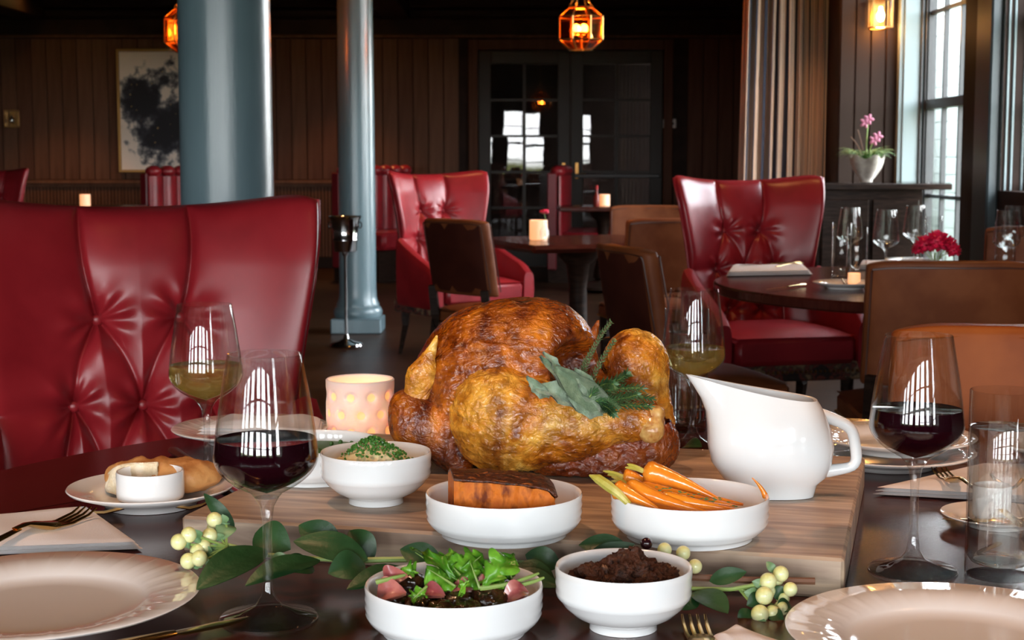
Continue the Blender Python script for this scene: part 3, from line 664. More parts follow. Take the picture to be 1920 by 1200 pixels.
# ================================================================== FURNITURE
BTN = [(-.26,.85),(.26,.85),(-.46,.685),(0,.68),(.46,.685),(-.26,.51),(.26,.51)]
SEAM = [((-.26,.85),(-.29,1.12)),((.26,.85),(.29,1.12)),((-.26,.85),(-.46,.685)),((-.26,.85),(0,.68)),((.26,.85),(0,.68)),((.26,.85),(.46,.685)),((-.46,.685),(-1.05,.69)),((.46,.685),(1.05,.69)),
        ((-.46,.685),(-.26,.51)),((0,.68),(-.26,.51)),((0,.68),(.26,.51)),((.46,.685),(.26,.51)),((-.26,.51),(-.33,.40)),((.26,.51),(.33,.40)),((-.46,.685),(-.58,.40)),((.46,.685),(.58,.40))]
def wing_back(nu, nv):
    u = np.linspace(-1, 1, nu)[:, None]+0*np.linspace(0,1,nv)[None, :]; v = np.linspace(0, 1, nv)[None, :]+0*u
    zt = 1.068+.036*np.abs(u)**2.2-.022*np.abs(u)**14 + 0*v
    z = .38+(zt-.38)*v
    hw = .272+.010*np.cos((z-.45)*6) + .082*ss(.54, 1.10, z)
    X = u*hw
    base = .115*np.clip((z-.42)/.67, 0, 1)**1.2 + .02*ss(.95,1.1,z)          # reclines back towards the top
    wing = -.16*np.abs(u)**2.6*(.55+.45*ss(.5,1.05,z))        # the sides come forward
    edge = (1-np.abs(u)**14)*(1-np.abs(v*2-1)**26); edge = np.sqrt(np.clip(edge, 0, 1))
    s = u*.31; d = np.full(u.shape, 9.); 
    for (a0, z0), (a1, z1) in SEAM:
        ax, bx = a0*.31, a1*.31; dx, dz = bx-ax, z1-z0; ll = dx*dx+dz*dz
        h = np.clip(((s-ax)*dx+(z-z0)*dz)/ll, 0, 1)
        # seams bow gently
        bow = .014*np.sin(h*PI)*np.sign(dx+1e-9)
        d = np.minimum(d, np.hypot(s-ax-h*dx-bow, z-z0-h*dz))
    puff = .030*(1-np.exp(-d/.030)) + .010*(1-np.exp(-(d/.006)**2))
    for (a, zb) in BTN:
        r = np.hypot(s-a*.31, z-zb); th = np.arctan2(z-zb, s-a*.31)
        puff -= .024*np.exp(-(r/.030)**2) 
        puff += .0050*np.cos(th*7+a*9+1.1*np.sin(th*2+a*5))*np.exp(-((r-.045)/.030)**2)
    front = base+wing - edge*(.028+puff)
    back = base+wing + edge*.038 + .012*edge*np.sin(v*PI)
    return X, front, back, z
def wing_chair(nu, nv, name, label, loc, rotz, group):
    t = thing(name, label, 'chair', loc, rotz, group)
    X, F, K, Z = wing_back(nu, nv)
    b = B().grid(np.stack([X, F, Z], -1)); obj('tufted_back', b, M_red, t, angle=0)
    X2, F2, K2, Z2 = wing_back(40, 24)
    b = B().grid(np.stack([X2[::-1], K2[::-1], Z2[::-1]], -1)); obj('outer_back', b, M_floral, t, angle=0, label='dark floral fabric outer back')
    for (a, zb) in BTN:
        i = int((a+1)/2*(nu-1)+.5); j = int((zb-.38)/(Z[i, -1]-.38)*(nv-1)+.5)
        obj('button', B().ball((0,0,0), .0115, 14, 8, (1,.6,1)), M_red, t, loc=(X[i,j], F[i,j]-.009, Z[i,j]))
    for s in (-1, 1):
        # vertical piping along the wing edge
        pts = [(X2[0 if s < 0 else -1, j], K2[0 if s < 0 else -1, j]*.5+F2[0 if s < 0 else -1, j]*.5, Z2[0 if s < 0 else -1, j]) for j in range(24)]
        obj('edge_piping', B().tube(pts, .006, 6), M_red, t)
        # sloping arm
        n = 16; Q = []
        for i in range(n+1):
            f = i/n; y = -.10-.44*f; zt_ = .70-.17*f**.8 - (.03*max(0, f-.85)/.15); x = s*(.30+.012*f); zb_ = .30; hw_ = .035
            ring = []
            for k in range(16):
                g = 2*PI*k/16; cx, cz = math.cos(g), math.sin(g); cx = math.copysign(abs(cx)**.5, cx); cz = math.copysign(abs(cz)**.5, cz)
                ring.append((x+hw_*cx, y, (zt_+zb_)/2+(zt_-zb_)/2*cz))
            Q.append(ring)
        b = B().grid(np.array(Q).transpose(1,0,2), wrapu=True); m_ = len(b.v); b.f.append(tuple(k*(n+1)+n for k in range(16))); b.f.append(tuple(k*(n+1) for k in range(15,-1,-1)))
        obj('arm', b, M_red, t)
    b = B(); nx = 20; u = np.linspace(-1, 1, nx)[:, None]; v = np.linspace(-1, 1, nx)[None, :]
    top = .445+.035*(1-np.abs(u)**4)*(1-np.abs(v)**4)
    b.grid(np.stack([u*.262+0*v, -.30+v*.26+0*u, top], -1)); obj('seat_cushion', b.box(-.262,.262,-.56,-.04,.33,.444,.02), M_red, t)
    obj('seat_rail', B().box(-.31,.31,-.53,-.02,.26,.335,.01), M_floral, t, smooth=False)
    nb = B()
    for k in range(30): nb.ball((-.30+.60*k/29, -.533, .30), .007, 6, 4)
    obj('nailhead_row', nb, M_nail, t, kind='stuff')
    for sx_, sy in ((-1,-1),(1,-1),(-1,1),(1,1)):
        x, y = sx_*.25, -.28+sy*.22; obj('leg', B().tube([(x,y,.27),(x,y,.18),(x+sx_*.01, y+(.05 if sy > 0 else -.005), 0)], [.030,.026,.016], 4), M_dark, t, smooth=False)
    return t
main_ch = wing_chair(300, 260, 'wing_chair', 'big tufted red leather wing chair in the left foreground behind the wine glasses', (-.722, 3.0, 0), math.radians(20), 'tufted red wing chairs')
far_ch = wing_chair(130, 110, 'wing_chair', 'tufted red leather wing chair at the round table on the right', (1.02, 6.75, 0), math.radians(14), 'tufted red wing chairs')
dup(far_ch, (-.46, 9.35, 0), math.radians(34), 'tufted red wing chair between the blue column and the lantern table')
dup(far_ch, (-4.15, 12.3, 0), math.radians(-6), 'red wing chair back cut off by the left picture edge')

# leather side chairs
def side_chair(name, label, loc, rotz, m, group='armless leather side chairs', backm=None):
    t = thing(name, label, 'chair', loc, rotz, group)
    nu, nv = 26, 16; Q = []
    W, Z0, Z1, TH = .235, .53, .885, .032
    for i in range(nu):            # closed ring around the slab, swept up
        pass
    us = np.linspace(-1, 1, 21)
    def bend(x, z): return .045*(x/W)**2*-1 + .07*(z-.45)/.43
    b = B(); ringn = []
    nz = 14
    prof = []
    for k in range(44):
        g = 2*PI*k/44; cx = math.copysign(abs(math.cos(g))**.22, math.cos(g)); cy = math.copysign(abs(math.sin(g))**.6, math.sin(g)); prof.append((cx, cy))
    zs = [Z0, Z0+.004, Z0+.015]+[Z0+.03+(Z1-Z0-.06)*k/8 for k in range(9)]+[Z1-.014, Z1-.004, Z1]
    ins = [.7,.93,1]+[1]*9+[.985,.93,.70]
    Q = np.array([[[cx*(W-.02*(1-q)), cy*TH*q+bend(cx*W, z), z-.012*(abs(cx)**6)*(1 if z > .8 else 0)] for z, q in zip(zs, ins)] for cx, cy in prof])
    b.grid(Q, wrapu=True); nzs = len(zs); b.f.append(tuple(k*nzs for k in range(43,-1,-1))); b.f.append(tuple(k*nzs+nzs-1 for k in range(44)))
    obj('backrest', b, m, t, angle=60)
    for sgn in (-1, 1):
        pts = [(-(W-.010), bend(W, Z0)+sgn*TH*.93, Z0+.02), (-(W-.010), bend(W, Z1)+sgn*TH*.9, Z1-.035)]
        pts += [(-(W-.012)+2*(W-.012)*k/12, bend(-(W-.012)+2*(W-.012)*k/12, Z1-.02)+sgn*TH*.96, Z1-.018-.008*abs(k/6-1)**6) for k in range(13)]
        pts += [(W-.010, bend(W, Z1)+sgn*TH*.9, Z1-.035), (W-.010, bend(W, Z0)+sgn*TH*.93, Z0+.02)]
        obj('piping', B().tube(pts, .0032, 5), m if m is M_cognac else M_pipe, t)
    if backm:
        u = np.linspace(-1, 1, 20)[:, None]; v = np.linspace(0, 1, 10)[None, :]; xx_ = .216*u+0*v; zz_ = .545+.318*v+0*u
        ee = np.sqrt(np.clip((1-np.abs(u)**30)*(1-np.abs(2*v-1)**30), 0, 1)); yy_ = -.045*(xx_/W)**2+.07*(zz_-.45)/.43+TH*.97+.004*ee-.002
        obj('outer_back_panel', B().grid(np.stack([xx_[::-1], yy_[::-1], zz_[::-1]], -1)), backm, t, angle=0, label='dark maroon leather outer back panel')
    b = B(); u = np.linspace(-1, 1, 18)[:, None]; v = np.linspace(-1, 1, 18)[None, :]
    b.grid(np.stack([u*.235+0*v, -.235+v*.215+0*u, .445+.028*(1-np.abs(u)**5)*(1-np.abs(v)**5)], -1)); b.box(-.235,.235,-.45,-.02,.375,.446,.015)
    obj('seat', b, m, t)
    nb = B()
    for k in range(26): nb.ball((-.23+.46*k/25, -.452, .385), .005, 6, 4); 
    for k in range(22):
        for s in (-1, 1): nb.ball((s*.237, -.44+.41*k/21, .385), .005, 6, 4)
    obj('nailhead_row', nb, M_nail, t, kind='stuff')
    for s in (-1, 1):
        obj('leg', B().tube([(s*.205,-.42,.376),(s*.205,-.42,0)], [.028,.018], 4), M_dark, t, smooth=False)
        obj('leg', B().tube([(s*.205,bend(0,.56)-.0,.56),(s*.205,.0,.42),(s*.205,.01,.3),(s*.205,.07,0)], [.026,.028,.028,.018], 4), M_dark, t, smooth=False)
    return t
def face(loc, tgt):   # local -Y looks at the target
    return math.atan2(tgt[1]-loc[1], tgt[0]-loc[0]) + PI/2
T1 = (.15, 1.60); T2 = (1.55, 5.15); T3 = (.34, 7.95)
sc0 = side_chair('side_chair', 'cognac leather side chair glowing orange directly behind the right red wine glass', (.86, 2.52, 0), face((.86,2.52), (.42,1.2)), M_cognac)
sc1 = side_chair('side_chair', 'large brown leather chair back seen from behind at the right edge, above the cognac one', (1.22, 4.30, 0), face((1.27,4.30),(1.75,5.6))+.30, M_brown)
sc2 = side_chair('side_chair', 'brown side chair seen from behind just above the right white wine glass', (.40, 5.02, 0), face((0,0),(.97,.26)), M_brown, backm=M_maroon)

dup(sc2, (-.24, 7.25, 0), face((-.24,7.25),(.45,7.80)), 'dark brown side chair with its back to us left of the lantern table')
dup(sc1, (.76, 7.35, 0), face((0,0),(-.22,.97)), 'tan lit side chair back at the right side of the lantern table')
dup(sc1, (.82, 9.25, 0), face((.82,9.25),T3)+.25, 'side chair facing us beyond the lantern table, only its top showing')
dup(sc1, (2.18, 6.35, 0), face((2.18,6.35),T2), 'brown leather side chair at the right edge behind the peonies')

# tables
def poly_disc(cx, cy, ra, ya, z0, z1, n=96, bev=.006):
    return B().lathe([(0,z0),(ra-bev,z0),(ra,z0+bev),(ra,z1-bev),(ra-bev,z1),(0,z1)], (cx,cy,0), n)
def pedestal(t, h=.705):
    obj('pedestal', B().lathe([(.05,.09),(.085,.12),(.075,.2),(.05,.3),(.045,.5),(.06,.62),(.10,.66),(.12,h)], n=32).lathe([(0,.02),(.26,.02),(.28,.03),(.27,.05),(.10,.085),(.06,.10)], n=32), M_dark, t)
    for k in range(4):
        a = k*PI/2+PI/4; obj('foot', B().tube([(.2*math.cos(a),.2*math.sin(a),.04),(.33*math.cos(a),.33*math.sin(a),.018)], [.03,.02], 8), M_dark, t)
def near_table():
    R, AP = .94, .665; t = thing('dining_table', 'dark mahogany round dining table with drop leaves, filling the foreground', 'table', (T1[0], T1[1], 0), math.radians(47))
    g = .0012; s = AP-g
    obj('tabletop', B().box(-s, s, -s, s, .722, .75, .0008), M_table, t, smooth=False)
    aa = math.acos(AP/R)
    for k in range(4):
        n = 40; arc = [(R*math.cos(-aa+2*aa*i/n), R*math.sin(-aa+2*aa*i/n)) for i in range(n+1)]
        arc = [(max(x, AP+g), y) for x, y in arc]; m_ = n+1; b = B()
        vs_ = []
        for z, ins in ((.722, .99), (.728, 1), (.745, 1), (.75, .994)): vs_ += [((AP+g)+((x-AP-g)*ins), y*ins, z) for x, y in arc]
        fs_ = [tuple(range(m_-1,-1,-1)), tuple(range(3*m_, 4*m_))]
        for L in range(3):
            for i in range(m_): fs_.append((L*m_+i, L*m_+(i+1)%m_, (L+1)*m_+(i+1)%m_, (L+1)*m_+i))
        b.add(vs_, fs_); b.xf(Matrix.Rotation(k*PI/2, 4, 'Z')); obj('leaf', b, M_table, t, smooth=False)
    pedestal(t, .72)
near_table()
t = thing('dining_table', 'round dark table set with glasses and peonies on the right', 'table', (T2[0], T2[1], 0)); obj('tabletop', poly_disc(0,0,.87,0,.715,.75), M_table, t); pedestal(t)
t = thing('dining_table', 'square dark table with a candle under the hanging lantern', 'table', (T3[0], T3[1], 0), math.radians(22)); obj('tabletop', B().box(-.44,.44,-.44,.44,.71,.75,.02), M_table, t, smooth=False); pedestal(t)
t = thing('booth_table', 'small dark booth table before the right glazed door with candle and bottle', 'table', (.80, 13.6, 0)); obj('tabletop', B().box(-.40,.42,-.35,.35,.71,.75,.01), M_table, t, smooth=False); pedestal(t)
t = thing('booth_table', 'dark table in the far left corner holding a lit candle', 'table', (-3.75, 13.6, 0)); obj('tabletop', B().box(-.45,.45,-.38,.38,.71,.75,.01), M_table, t, smooth=False); pedestal(t)

# channelled booth benches
def booth(label, loc, rotz, W=1.1, n=7):
    t = thing('booth_bench', label, 'bench', loc, rotz, 'channelled red booth benches')
    wch = W/n
    for k in range(n):
        x = -W/2+wch*(k+.5); q = .5*wch*.96
        ring = [(math.cos(g), math.sin(g)) for g in [PI+PI*i/8 for i in range(9)]]
        Q = np.array([[(x+q*cx, -.02+.045*cy*(1.0), z) for z in (.42,.8,.98,1.0)] for cx, cy in ring]); b = B().grid(Q)
        obj('channel', b, M_red, t)
        obj('top_roll', B().ball((x,-.005,1.045), 1, 12, 8, (q,.075,.055)), M_red, t)
    obj('back_panel', B().box(-W/2, W/2, 0, .09, .12, 1.03, .01), M_redpipe, t, smooth=False)
    obj('seat', B().box(-W/2, W/2, -.52, -.04, .30, .47, .03), M_red, t)
    obj('toe_kick', B().box(-W/2+.02, W/2-.02, -.44, .08, 0, .30), M_dark, t, smooth=False)
    return t
bz = booth('red channelled booth bench just right of the distant column', (-1.35, 15.3, 0), math.radians(60), 1.2)
dup(bz, (.48, 15.1, 0), math.radians(84), 'red booth bench seen end on between the two glazed doors')
dup(bz, (-3.05, 14.9, 0), math.radians(55), 'red booth bench below the painting, left of the wide column')

# champagne bucket on a stand
t = thing('bucket_stand', 'polished champagne bucket on a tall chrome floor stand', 'stand', (-1.03, 9.55, 0))
obj('foot', B().lathe([(0,0),(.10,0),(.105,.008),(.10,.02),(.05,.035),(.02,.05),(.012,.08)], n=36), M_chrome, t)
obj('pole', B().lathe([(.0095,.07),(.0095,.56),(.02,.575),(.02,.59)], n=20), M_chrome, t)
bk = obj('bucket', B().lathe([(0,.592),(.065,.592),(.070,.60),(.072,.65),(.078,.66),(.078,.668),(.074,.675),(.088,.78),(.098,.80),(.101,.806),(.098,.812),(.086,.80),(.068,.61),(0,.605)], n=44), M_chrome, t)
for s in (-1, 1): obj('ring_handle', B().tube([(s*(.092+.010*math.cos(g)), .0, .755+.020*math.sin(g)) for g in [2*PI*k/12 for k in range(13)]], .004, 6, caps=False), M_chrome, bk)

# small far things
def far_candle(label, loc, sc=1.):
    t = thing('candle_holder', label, 'candle', loc); t.scale = (sc,)*3
    obj('glass', B().lathe([(0,0),(.036,0),(.040,.004),(.040,.088),(.037,.088),(.036,.01),(0,.008)], n=32), M_far, t)
    obj('candle', B().lathe([(0,.0085),(.020,.0085),(.020,.03),(0,.03)], n=20), M_linen, t); obj('flame', B().ball((0,0,.045), .005, 8, 6, (1,1,2)), M_wick, t)
    return t
fc = far_candle('glowing glass candle holder on the square table under the lantern', (.135, 7.88, .751), 1.15)
for l_, p_ in (('pale candle holder beside the sauce bottle on the booth table', (.81, 13.55, .751)), ('lit candle on the far left table above the big red chair', (-3.73, 13.55, .751))): dup(fc, p_, 0, l_)
t = thing('sauce_bottle', 'small hot sauce bottle with red cap on the booth table', 'bottle', (.735, 13.45, .751))
obj('glass_body', B().lathe([(0,0),(.024,0),(.026,.005),(.026,.085),(.010,.12),(.009,.145),(0,.145)], n=20), M_sauce, t); obj('cap', B().lathe([(.011,.1455),(.011,.18),(0,.18)], n=16), M_redcap, t)
t = thing('bud_vase', 'tiny bud vase with one red flower beside the glowing candle holder', 'vase', (.165, 7.76, .751))
obj('glass', B().lathe([(0,0),(.022,0),(.024,.05),(.010,.075),(.012,.10),(.010,.10),(.008,.075),(.021,.05),(.019,.004),(0,.004)], n=20), M_glass, t)
obj('stem', B().tube([(0,0,.01),(.004,0,.11),(-.004,0,.14)], .0018, 5), M_stem, t)
bb = B()
for k in range(9):
    a = k*2.4; bb.ball((-.004+.012*math.cos(a), .012*math.sin(a), .145+.004*(k%3)), .013, 7, 5, (1,1,.6))
obj('flower', bb, M_peony, t)
# ================================================================== GLASSWARE
def gprof(H, rb, rr, rf, zb, zs, th=.0011):
    """stemware: outer then inner profile. zb = height of widest point, zs = bottom of bowl"""
    out = [(0,.0),(rf*.96,.0),(rf,.0012),(rf*.97,.003),(rf*.6,.006),(.012,.013),(.0065,.022),(.0046,.04),(.0040,.07),(.0044,zs-.022),(.0065,zs-.008),(.011,zs)]
    def bowl(off, z0):
        pts = []
        for k in range(0, 17):
            f = (k/16)**1.15; r = rb*(1-(1-f)**2.05)**.88; z = z0+(zb-z0)*f
            pts.append((max(r-off, 0), z))
        for k in range(1, 11):
            f = k/10; r = rb+(rr-rb)*(f**1.25); pts.append((r-off, zb+(H-zb)*f))
        return pts
    o = [p for p in bowl(0, zs-.001) if p[0] > .0125]
    i = bowl(th, zs+.0035); i[0] = (0, i[0][1])
    return out+o+[(rr-th*.5, H+.0006)]+i[::-1], i
def inner_r(i, z):
    for (r0, z0), (r1, z1) in zip(i, i[1:]):
        if z0 <= z <= z1: return r0+(r1-r0)*(z-z0)/max(z1-z0, 1e-9)
    return i[-1][0]
def wine_glass(label, loc, H, rb, rr, rf, zb, zs, fill=None, m=None, group=None):
    t = thing('wine_glass', label, 'glass', loc, 0, group); pr, i = gprof(H, rb, rr, rf, zb, zs)
    ks = next(k for k, q in enumerate(pr) if q[1] >= zs-.0005 and q[0] >= .0109)
    obj('stem_and_foot', B().lathe(pr[:ks+1]+[(0, zs)], n=72), M_stemglass, t, angle=50)
    g = obj('bowl', B().lathe(pr[ks:], n=72), M_bowlglass, t, angle=50)
    if fill:
        e_ = .00025; pts = [(max(r+e_, 0) if r > 0 else 0, z-(e_ if r == 0 else 0)) for r, z in i if z < fill]; pts.append((inner_r(i, fill)+e_, fill))
        pts += [(inner_r(i, fill)*.97, fill-.0004), (0, fill-.0004)]
        obj('wine', B().lathe(pts, n=72), m, t, angle=50)
    return t
gr = T(504, 1160, .75); gl = T(390, 905, .75)
wine_glass('red wine glass at left front, before the red chair', gr, .2415, .0468, .0330, .0445, .150, .112, .1655, M_red_wine, 'wine glasses on the near table')
wine_glass('red wine glass on the right beside the tall water tumbler', T(1711, 1070, .75), .2395, .0468, .0330, .0445, .150, .112, .166, M_red_wine, 'wine glasses on the near table')
wine_glass('white wine glass on the left in front of the tufted red chair', gl, .230, .0468, .0345, .0385, .142, .104, .153, M_white_wine, 'wine glasses on the near table')
wine_glass('white wine glass behind the turkey and gravy boat', T(1298, 836, .75), .228, .0460, .0345, .0385, .134, .097, .144, M_white_wine, 'wine glasses on the near table')
ew = wine_glass('empty wine glass leftmost on the right round table, behind two tumblers', P(1592, 500, 5.75), .232, .047, .034, .038, .128, .095, None, None, 'empty wine glasses on the right round table')
ew.location.z = .751
for px, Y, l in ((1660, 5.5, 'empty wine glass second from the left on the right round table'), (1714, 6.02, 'empty wine glass directly left of the magenta peonies'), (1899, 5.95, 'empty wine glass by the right picture edge, farther of the two'), (1886, 5.4, 'empty wine glass by the right picture edge, nearer and lower one')):
    q = P(px, 500, Y); q.z = .751; dup(ew, q, 0, l)
def tumbler(label, loc, r, H, fill=None, group='straight tumblers'):
    t = thing('water_tumbler', label, 'glass', loc, 0, group)
    obj('glass', B().lathe([(0,0),(r-.002,0),(r,.002),(r,H-.001),(r-.0008,H),(r-.0016,H-.001),(r-.0018,.020),(r-.006,.014),(0,.013)], n=64), M_glass, t, angle=50)
    if fill: obj('water', B().lathe([(0,.0128),(r-.0058,.0138),(r-.0015,.020),(r-.0013,fill),(r-.004,fill-.0005),(0,fill-.0005)], n=64), M_water, t, angle=50)
    return t
tumbler('tall tumbler of water at the right edge beside the red wine glass', T(1873, 1078, .75), .0335, .187, .1505)
tb = tumbler('tall water tumbler behind the turkey, under the right white wine glass', T(1285, 806, .75), .0335, .187, .15)
e1 = tumbler('tall empty tumbler left front on the right round table', P(1606, 500, 5.12), .0335, .187); e1.location.z = .751
for px, Y, l in ((1577, 5.45, 'tall empty tumbler behind the other at the left of the right round table'), (1748, 6.1, 'short looking tumbler behind the peonies'), (1884, 5.15, 'tall empty tumbler at the right edge beside the leather chair top')):
    q = P(px, 500, Y); q.z = .751; dup(e1, q, 0, l)

# ================================================================== PORCELAIN
def plate(label, loc, r, ribs=True, group='white plates', h=.022):
    t = thing('plate', label, 'plate', loc, 0, group)
    pr = [(0,.002),(r*.50,.002),(r*.52,0),(r*.55,0),(r*.57,.004),(r*.70,h*.45),(r*.985,h*.86),(r,h*.95),(r*.99,h),(r*.80,h*.78),(r*.70,h*.66),(r*.665,h*.50),(r*.62,h*.36),(r*.5,h*.30),(0,h*.28)]
    b = B(); n = 192; 
    b.lathe(pr, n=n)
    if ribs:
        nv = []
        for x, y, z in b.v:
            rr_ = math.hypot(x, y)/r
            if .70 < rr_ < .98 and z > h*.5:
                a = math.atan2(y, x); z += .0011*math.sin(PI*(rr_-.70)/.28)*max(0, math.cos(a*32))**4
            nv.append((x, y, z))
        b.v = nv
    obj('dish', b, M_plate, t, angle=60); return t
pl = plate('large dinner plate cropped by the lower left corner', T(68, 1118, .768)-Vector((0,0,.018)), .147, group='large dinner plates')
pr_ = plate('large dinner plate cropped by the lower right corner', T(1806, 1190, .768)-Vector((0,0,.018)), .147, group='large dinner plates')
for o in (pl, pr_): o.location.z = .7505
p3 = plate('dinner plate at the back left under a folded napkin, behind the candle', (-.385, 2.25, .7505), .115); 
p4 = plate('lower dinner plate of the stack behind the gravy boat', T(1662, 872, .75), .118); p4.location.z = .7505
plate('upper dinner plate of the stack behind the gravy boat', (p4.location.x+.012, p4.location.y+.004, .7505+.0195), .108)
p5 = plate('bread plate on the left carrying baguette and ramekin', T(284, 947, .75), .099, False, 'bread plates', .024); p5.location.z = .7505
p6 = plate('bread plate behind the water tumbler on the right, with a ramekin', T(1868, 985, .75), .062, False, 'bread plates', .014); p6.location.z = .7505
p7 = plate('plate just entering at the right edge beyond the tumbler', T(1990, 880, .75), .09, group='white plates'); p7.location.z = .766
q = plate('small plate with a gold spoon at the front of the right round table', P(1585, 540, 4.93), .105); q.location.z = .751
q2 = plate('plate far back on the right round table, left of the peonies', P(1712, 490, 6.05), .11); q2.location.z = .751

def stack_bowl(label, loc, kind):
    t = thing('serving_bowl' if kind == 'deep' else 'serving_dish', label, 'bowl', loc, 0, 'white serving bowls')
    if kind == 'deep':
        R, H = .0607, .0565; out = [(0,.002),(.026,.002),(.027,0),(.030,0),(.030,.006),(.034,.008),(.045,.014),(.0535,.022),(.0565,.0265),(.0572,.0272),(.0595,.030),(.0603,.034),(.0598,.038),(.0606,.042),(.0601,.046),(.0607,.050),(R,H-.002)]
        inn = [(R-.001,H),(R-.0032,H-.001),(R-.0042,H-.006),(R-.006,.030),(.045,.018),(.03,.011),(0,.009)]
    else:
        R, H = .0785, .0425; out = [(0,.002),(.058,.002),(.060,0),(.063,0),(.0635,.003),(.066,.0055),(.0700,.0072),(.0703,.0078),(.0750,.012),(.0776,.017),(.0768,.0195),(.0784,.024),(.0774,.0275),(.0786,.032),(.0778,.036),(R,H-.002)]
        inn = [(R-.001,H),(R-.0030,H-.001),(R-.0042,H-.006),(R-.006,.014),(.066,.008),(.055,.006),(0,.006)]
    obj('bowl', B().lathe(out+inn, n=96), M_porc, t, angle=70); return t
BZ = .79
def on(px, py, z, **k): q = T(px, py, z); q.z = z+.0003; return q
c_mash = P(705, 900, 1.665); c_mash.z = BZ+.0003; stack_bowl('deep white bowl of mashed potato standing on the wooden board', c_mash, 'deep')
c_sq = P(945, 950, 1.522); c_sq.z = BZ+.0003; stack_bowl('shallow white dish holding roasted squash, front centre of the board', c_sq, 'dish')
c_car = P(1293, 950, 1.513); c_car.z = BZ+.0003; stack_bowl('shallow white dish of glazed carrots beside the gravy boat', c_car, 'dish')
c_br = P(851, 1120, 1.330); c_br.z = .7503; stack_bowl('shallow white dish of roasted sprouts and greens on the table at front', c_br, 'dish')
c_st = P(1169, 1110, 1.338); c_st.z = .7503; stack_bowl('deep white bowl of dark stuffing on the table at front centre', c_st, 'deep')
c_hid = P(590, 880, 1.80); c_hid.z = BZ+.0003; stack_bowl('white dish half hidden behind the mashed potato bowl', c_hid, 'dish')
def ramekin(label, loc, r, h):
    t = thing('ramekin', label, 'ramekin', loc, 0, 'white ramekins')
    obj('cup', B().lathe([(0,.001),(r*.70,.001),(r*.74,0),(r*.80,.001),(r*.84,.005),(r*.98,.008),(r,.012),(r,h-.002),(r*.98,h),(r*.93,h),(r*.90,h-.003),(r*.88,.012),(r*.7,.006),(0,.005)], n=56), M_porc, t, angle=60)
rl = Vector(p5.location)+Vector((.006, -.028, .0078)); ramekin('white ramekin on the left bread plate in front of the baguette', rl, .0395, .040)
rr = Vector(p6.location)+Vector((-.006, .0, .0045)); ramekin('small white ramekin seen through the water tumbler on the right', rr, .0215, .042)

# cutting board
bo = T(340, 967, .79); ba = math.atan2(-.176, .661)
t = thing('cutting_board', 'thick acacia wood serving board under the turkey', 'board', (bo.x, bo.y, .7503), ba)
obj('slab', B().box(0, .684, 0, .518, 0, .0395, .003), M_board, t, smooth=False)

# gravy boat
def gravy():
    s = 1.735/FPX; t = thing('gravy_boat', 'white porcelain gravy boat with pouring lip and angular handle', 'jug', (P(1450,930,1.705).x, 1.705, BZ+.0003))
    LV = [((1374,940),(1524,940),.032),((1370,918),(1530,918),.033),((1352,906),(1546,904),.040),((1333,878),(1556,878),.046),((1326,845),(1559,848),.049),((1325,810),(1553,815),.049),((1321,782),(1544,792),.047),((1311,757),(1538,778),.045),((1298,736),(1533,769),.043),((1283,713),(1527,760),.041)]
    n = 72; rings = []
    def ring(l, r, hy, k, inset=0., rim=False):
        out = []
        for i in range(n):
            g = 2*PI*i/n; c, sn = math.cos(g), math.sin(g); e_ = .72
            cx = math.copysign(abs(c)**e_, c); sy = math.copysign(abs(sn)**(.80), sn)
            f = (cx+1)/2; x = (l[0]-1450)*s+inset + ((r[0]-l[0])*s-2*inset)*f
            z = ((940-l[1])*(1-f)**1.35 + (940-r[1])*(1-(1-f)**1.35))*s
            nar = 1-k*(1-f)**1.6*.80
            out.append((x, (hy-inset)*sy*nar, z))
        return out
    for j, (l, r, hy) in enumerate(LV):
        k = max(0, (j-4)/5); rings.append(ring(l, r, hy, k))
    for j in range(9, 1, -1):
        l, r, hy = LV[j]; k = max(0, (j-4)/5); rr_ = ring(l, r, hy, k, .0038)
        if j == 9: rr_ = [(x, y, z-.0006) for x, y, z in rr_]
        rings.append(rr_)
    Q = np.array(rings).transpose(1,0,2); b = B().grid(Q, wrapu=True); m_ = Q.shape[1]
    b.f.append(tuple(i*m_ for i in range(n-1,-1,-1))); b.f.append(tuple(i*m_+m_-1 for i in range(n)))
    o = obj('body', b, M_porc, t, angle=60)
    hp = [(1515,786),(1545,793),(1572,803),(1592,814),(1598,828),(1601,845),(1605,870),(1602,884),(1590,891),(1565,894),(1535,899)]
    pts = [((x-1450)*s, 0, (940-y)*s) for x, y in hp]
    o = obj('handle', B().tube(pts, [.010,.0075,.0068,.0068,.0068,.0065,.0068,.0068,.0062,.0068,.009], 14, up=(0,1,0)), M_porc, t, angle=0)
    o.modifiers.new('s', 'SUBSURF').render_levels = 1
gravy()

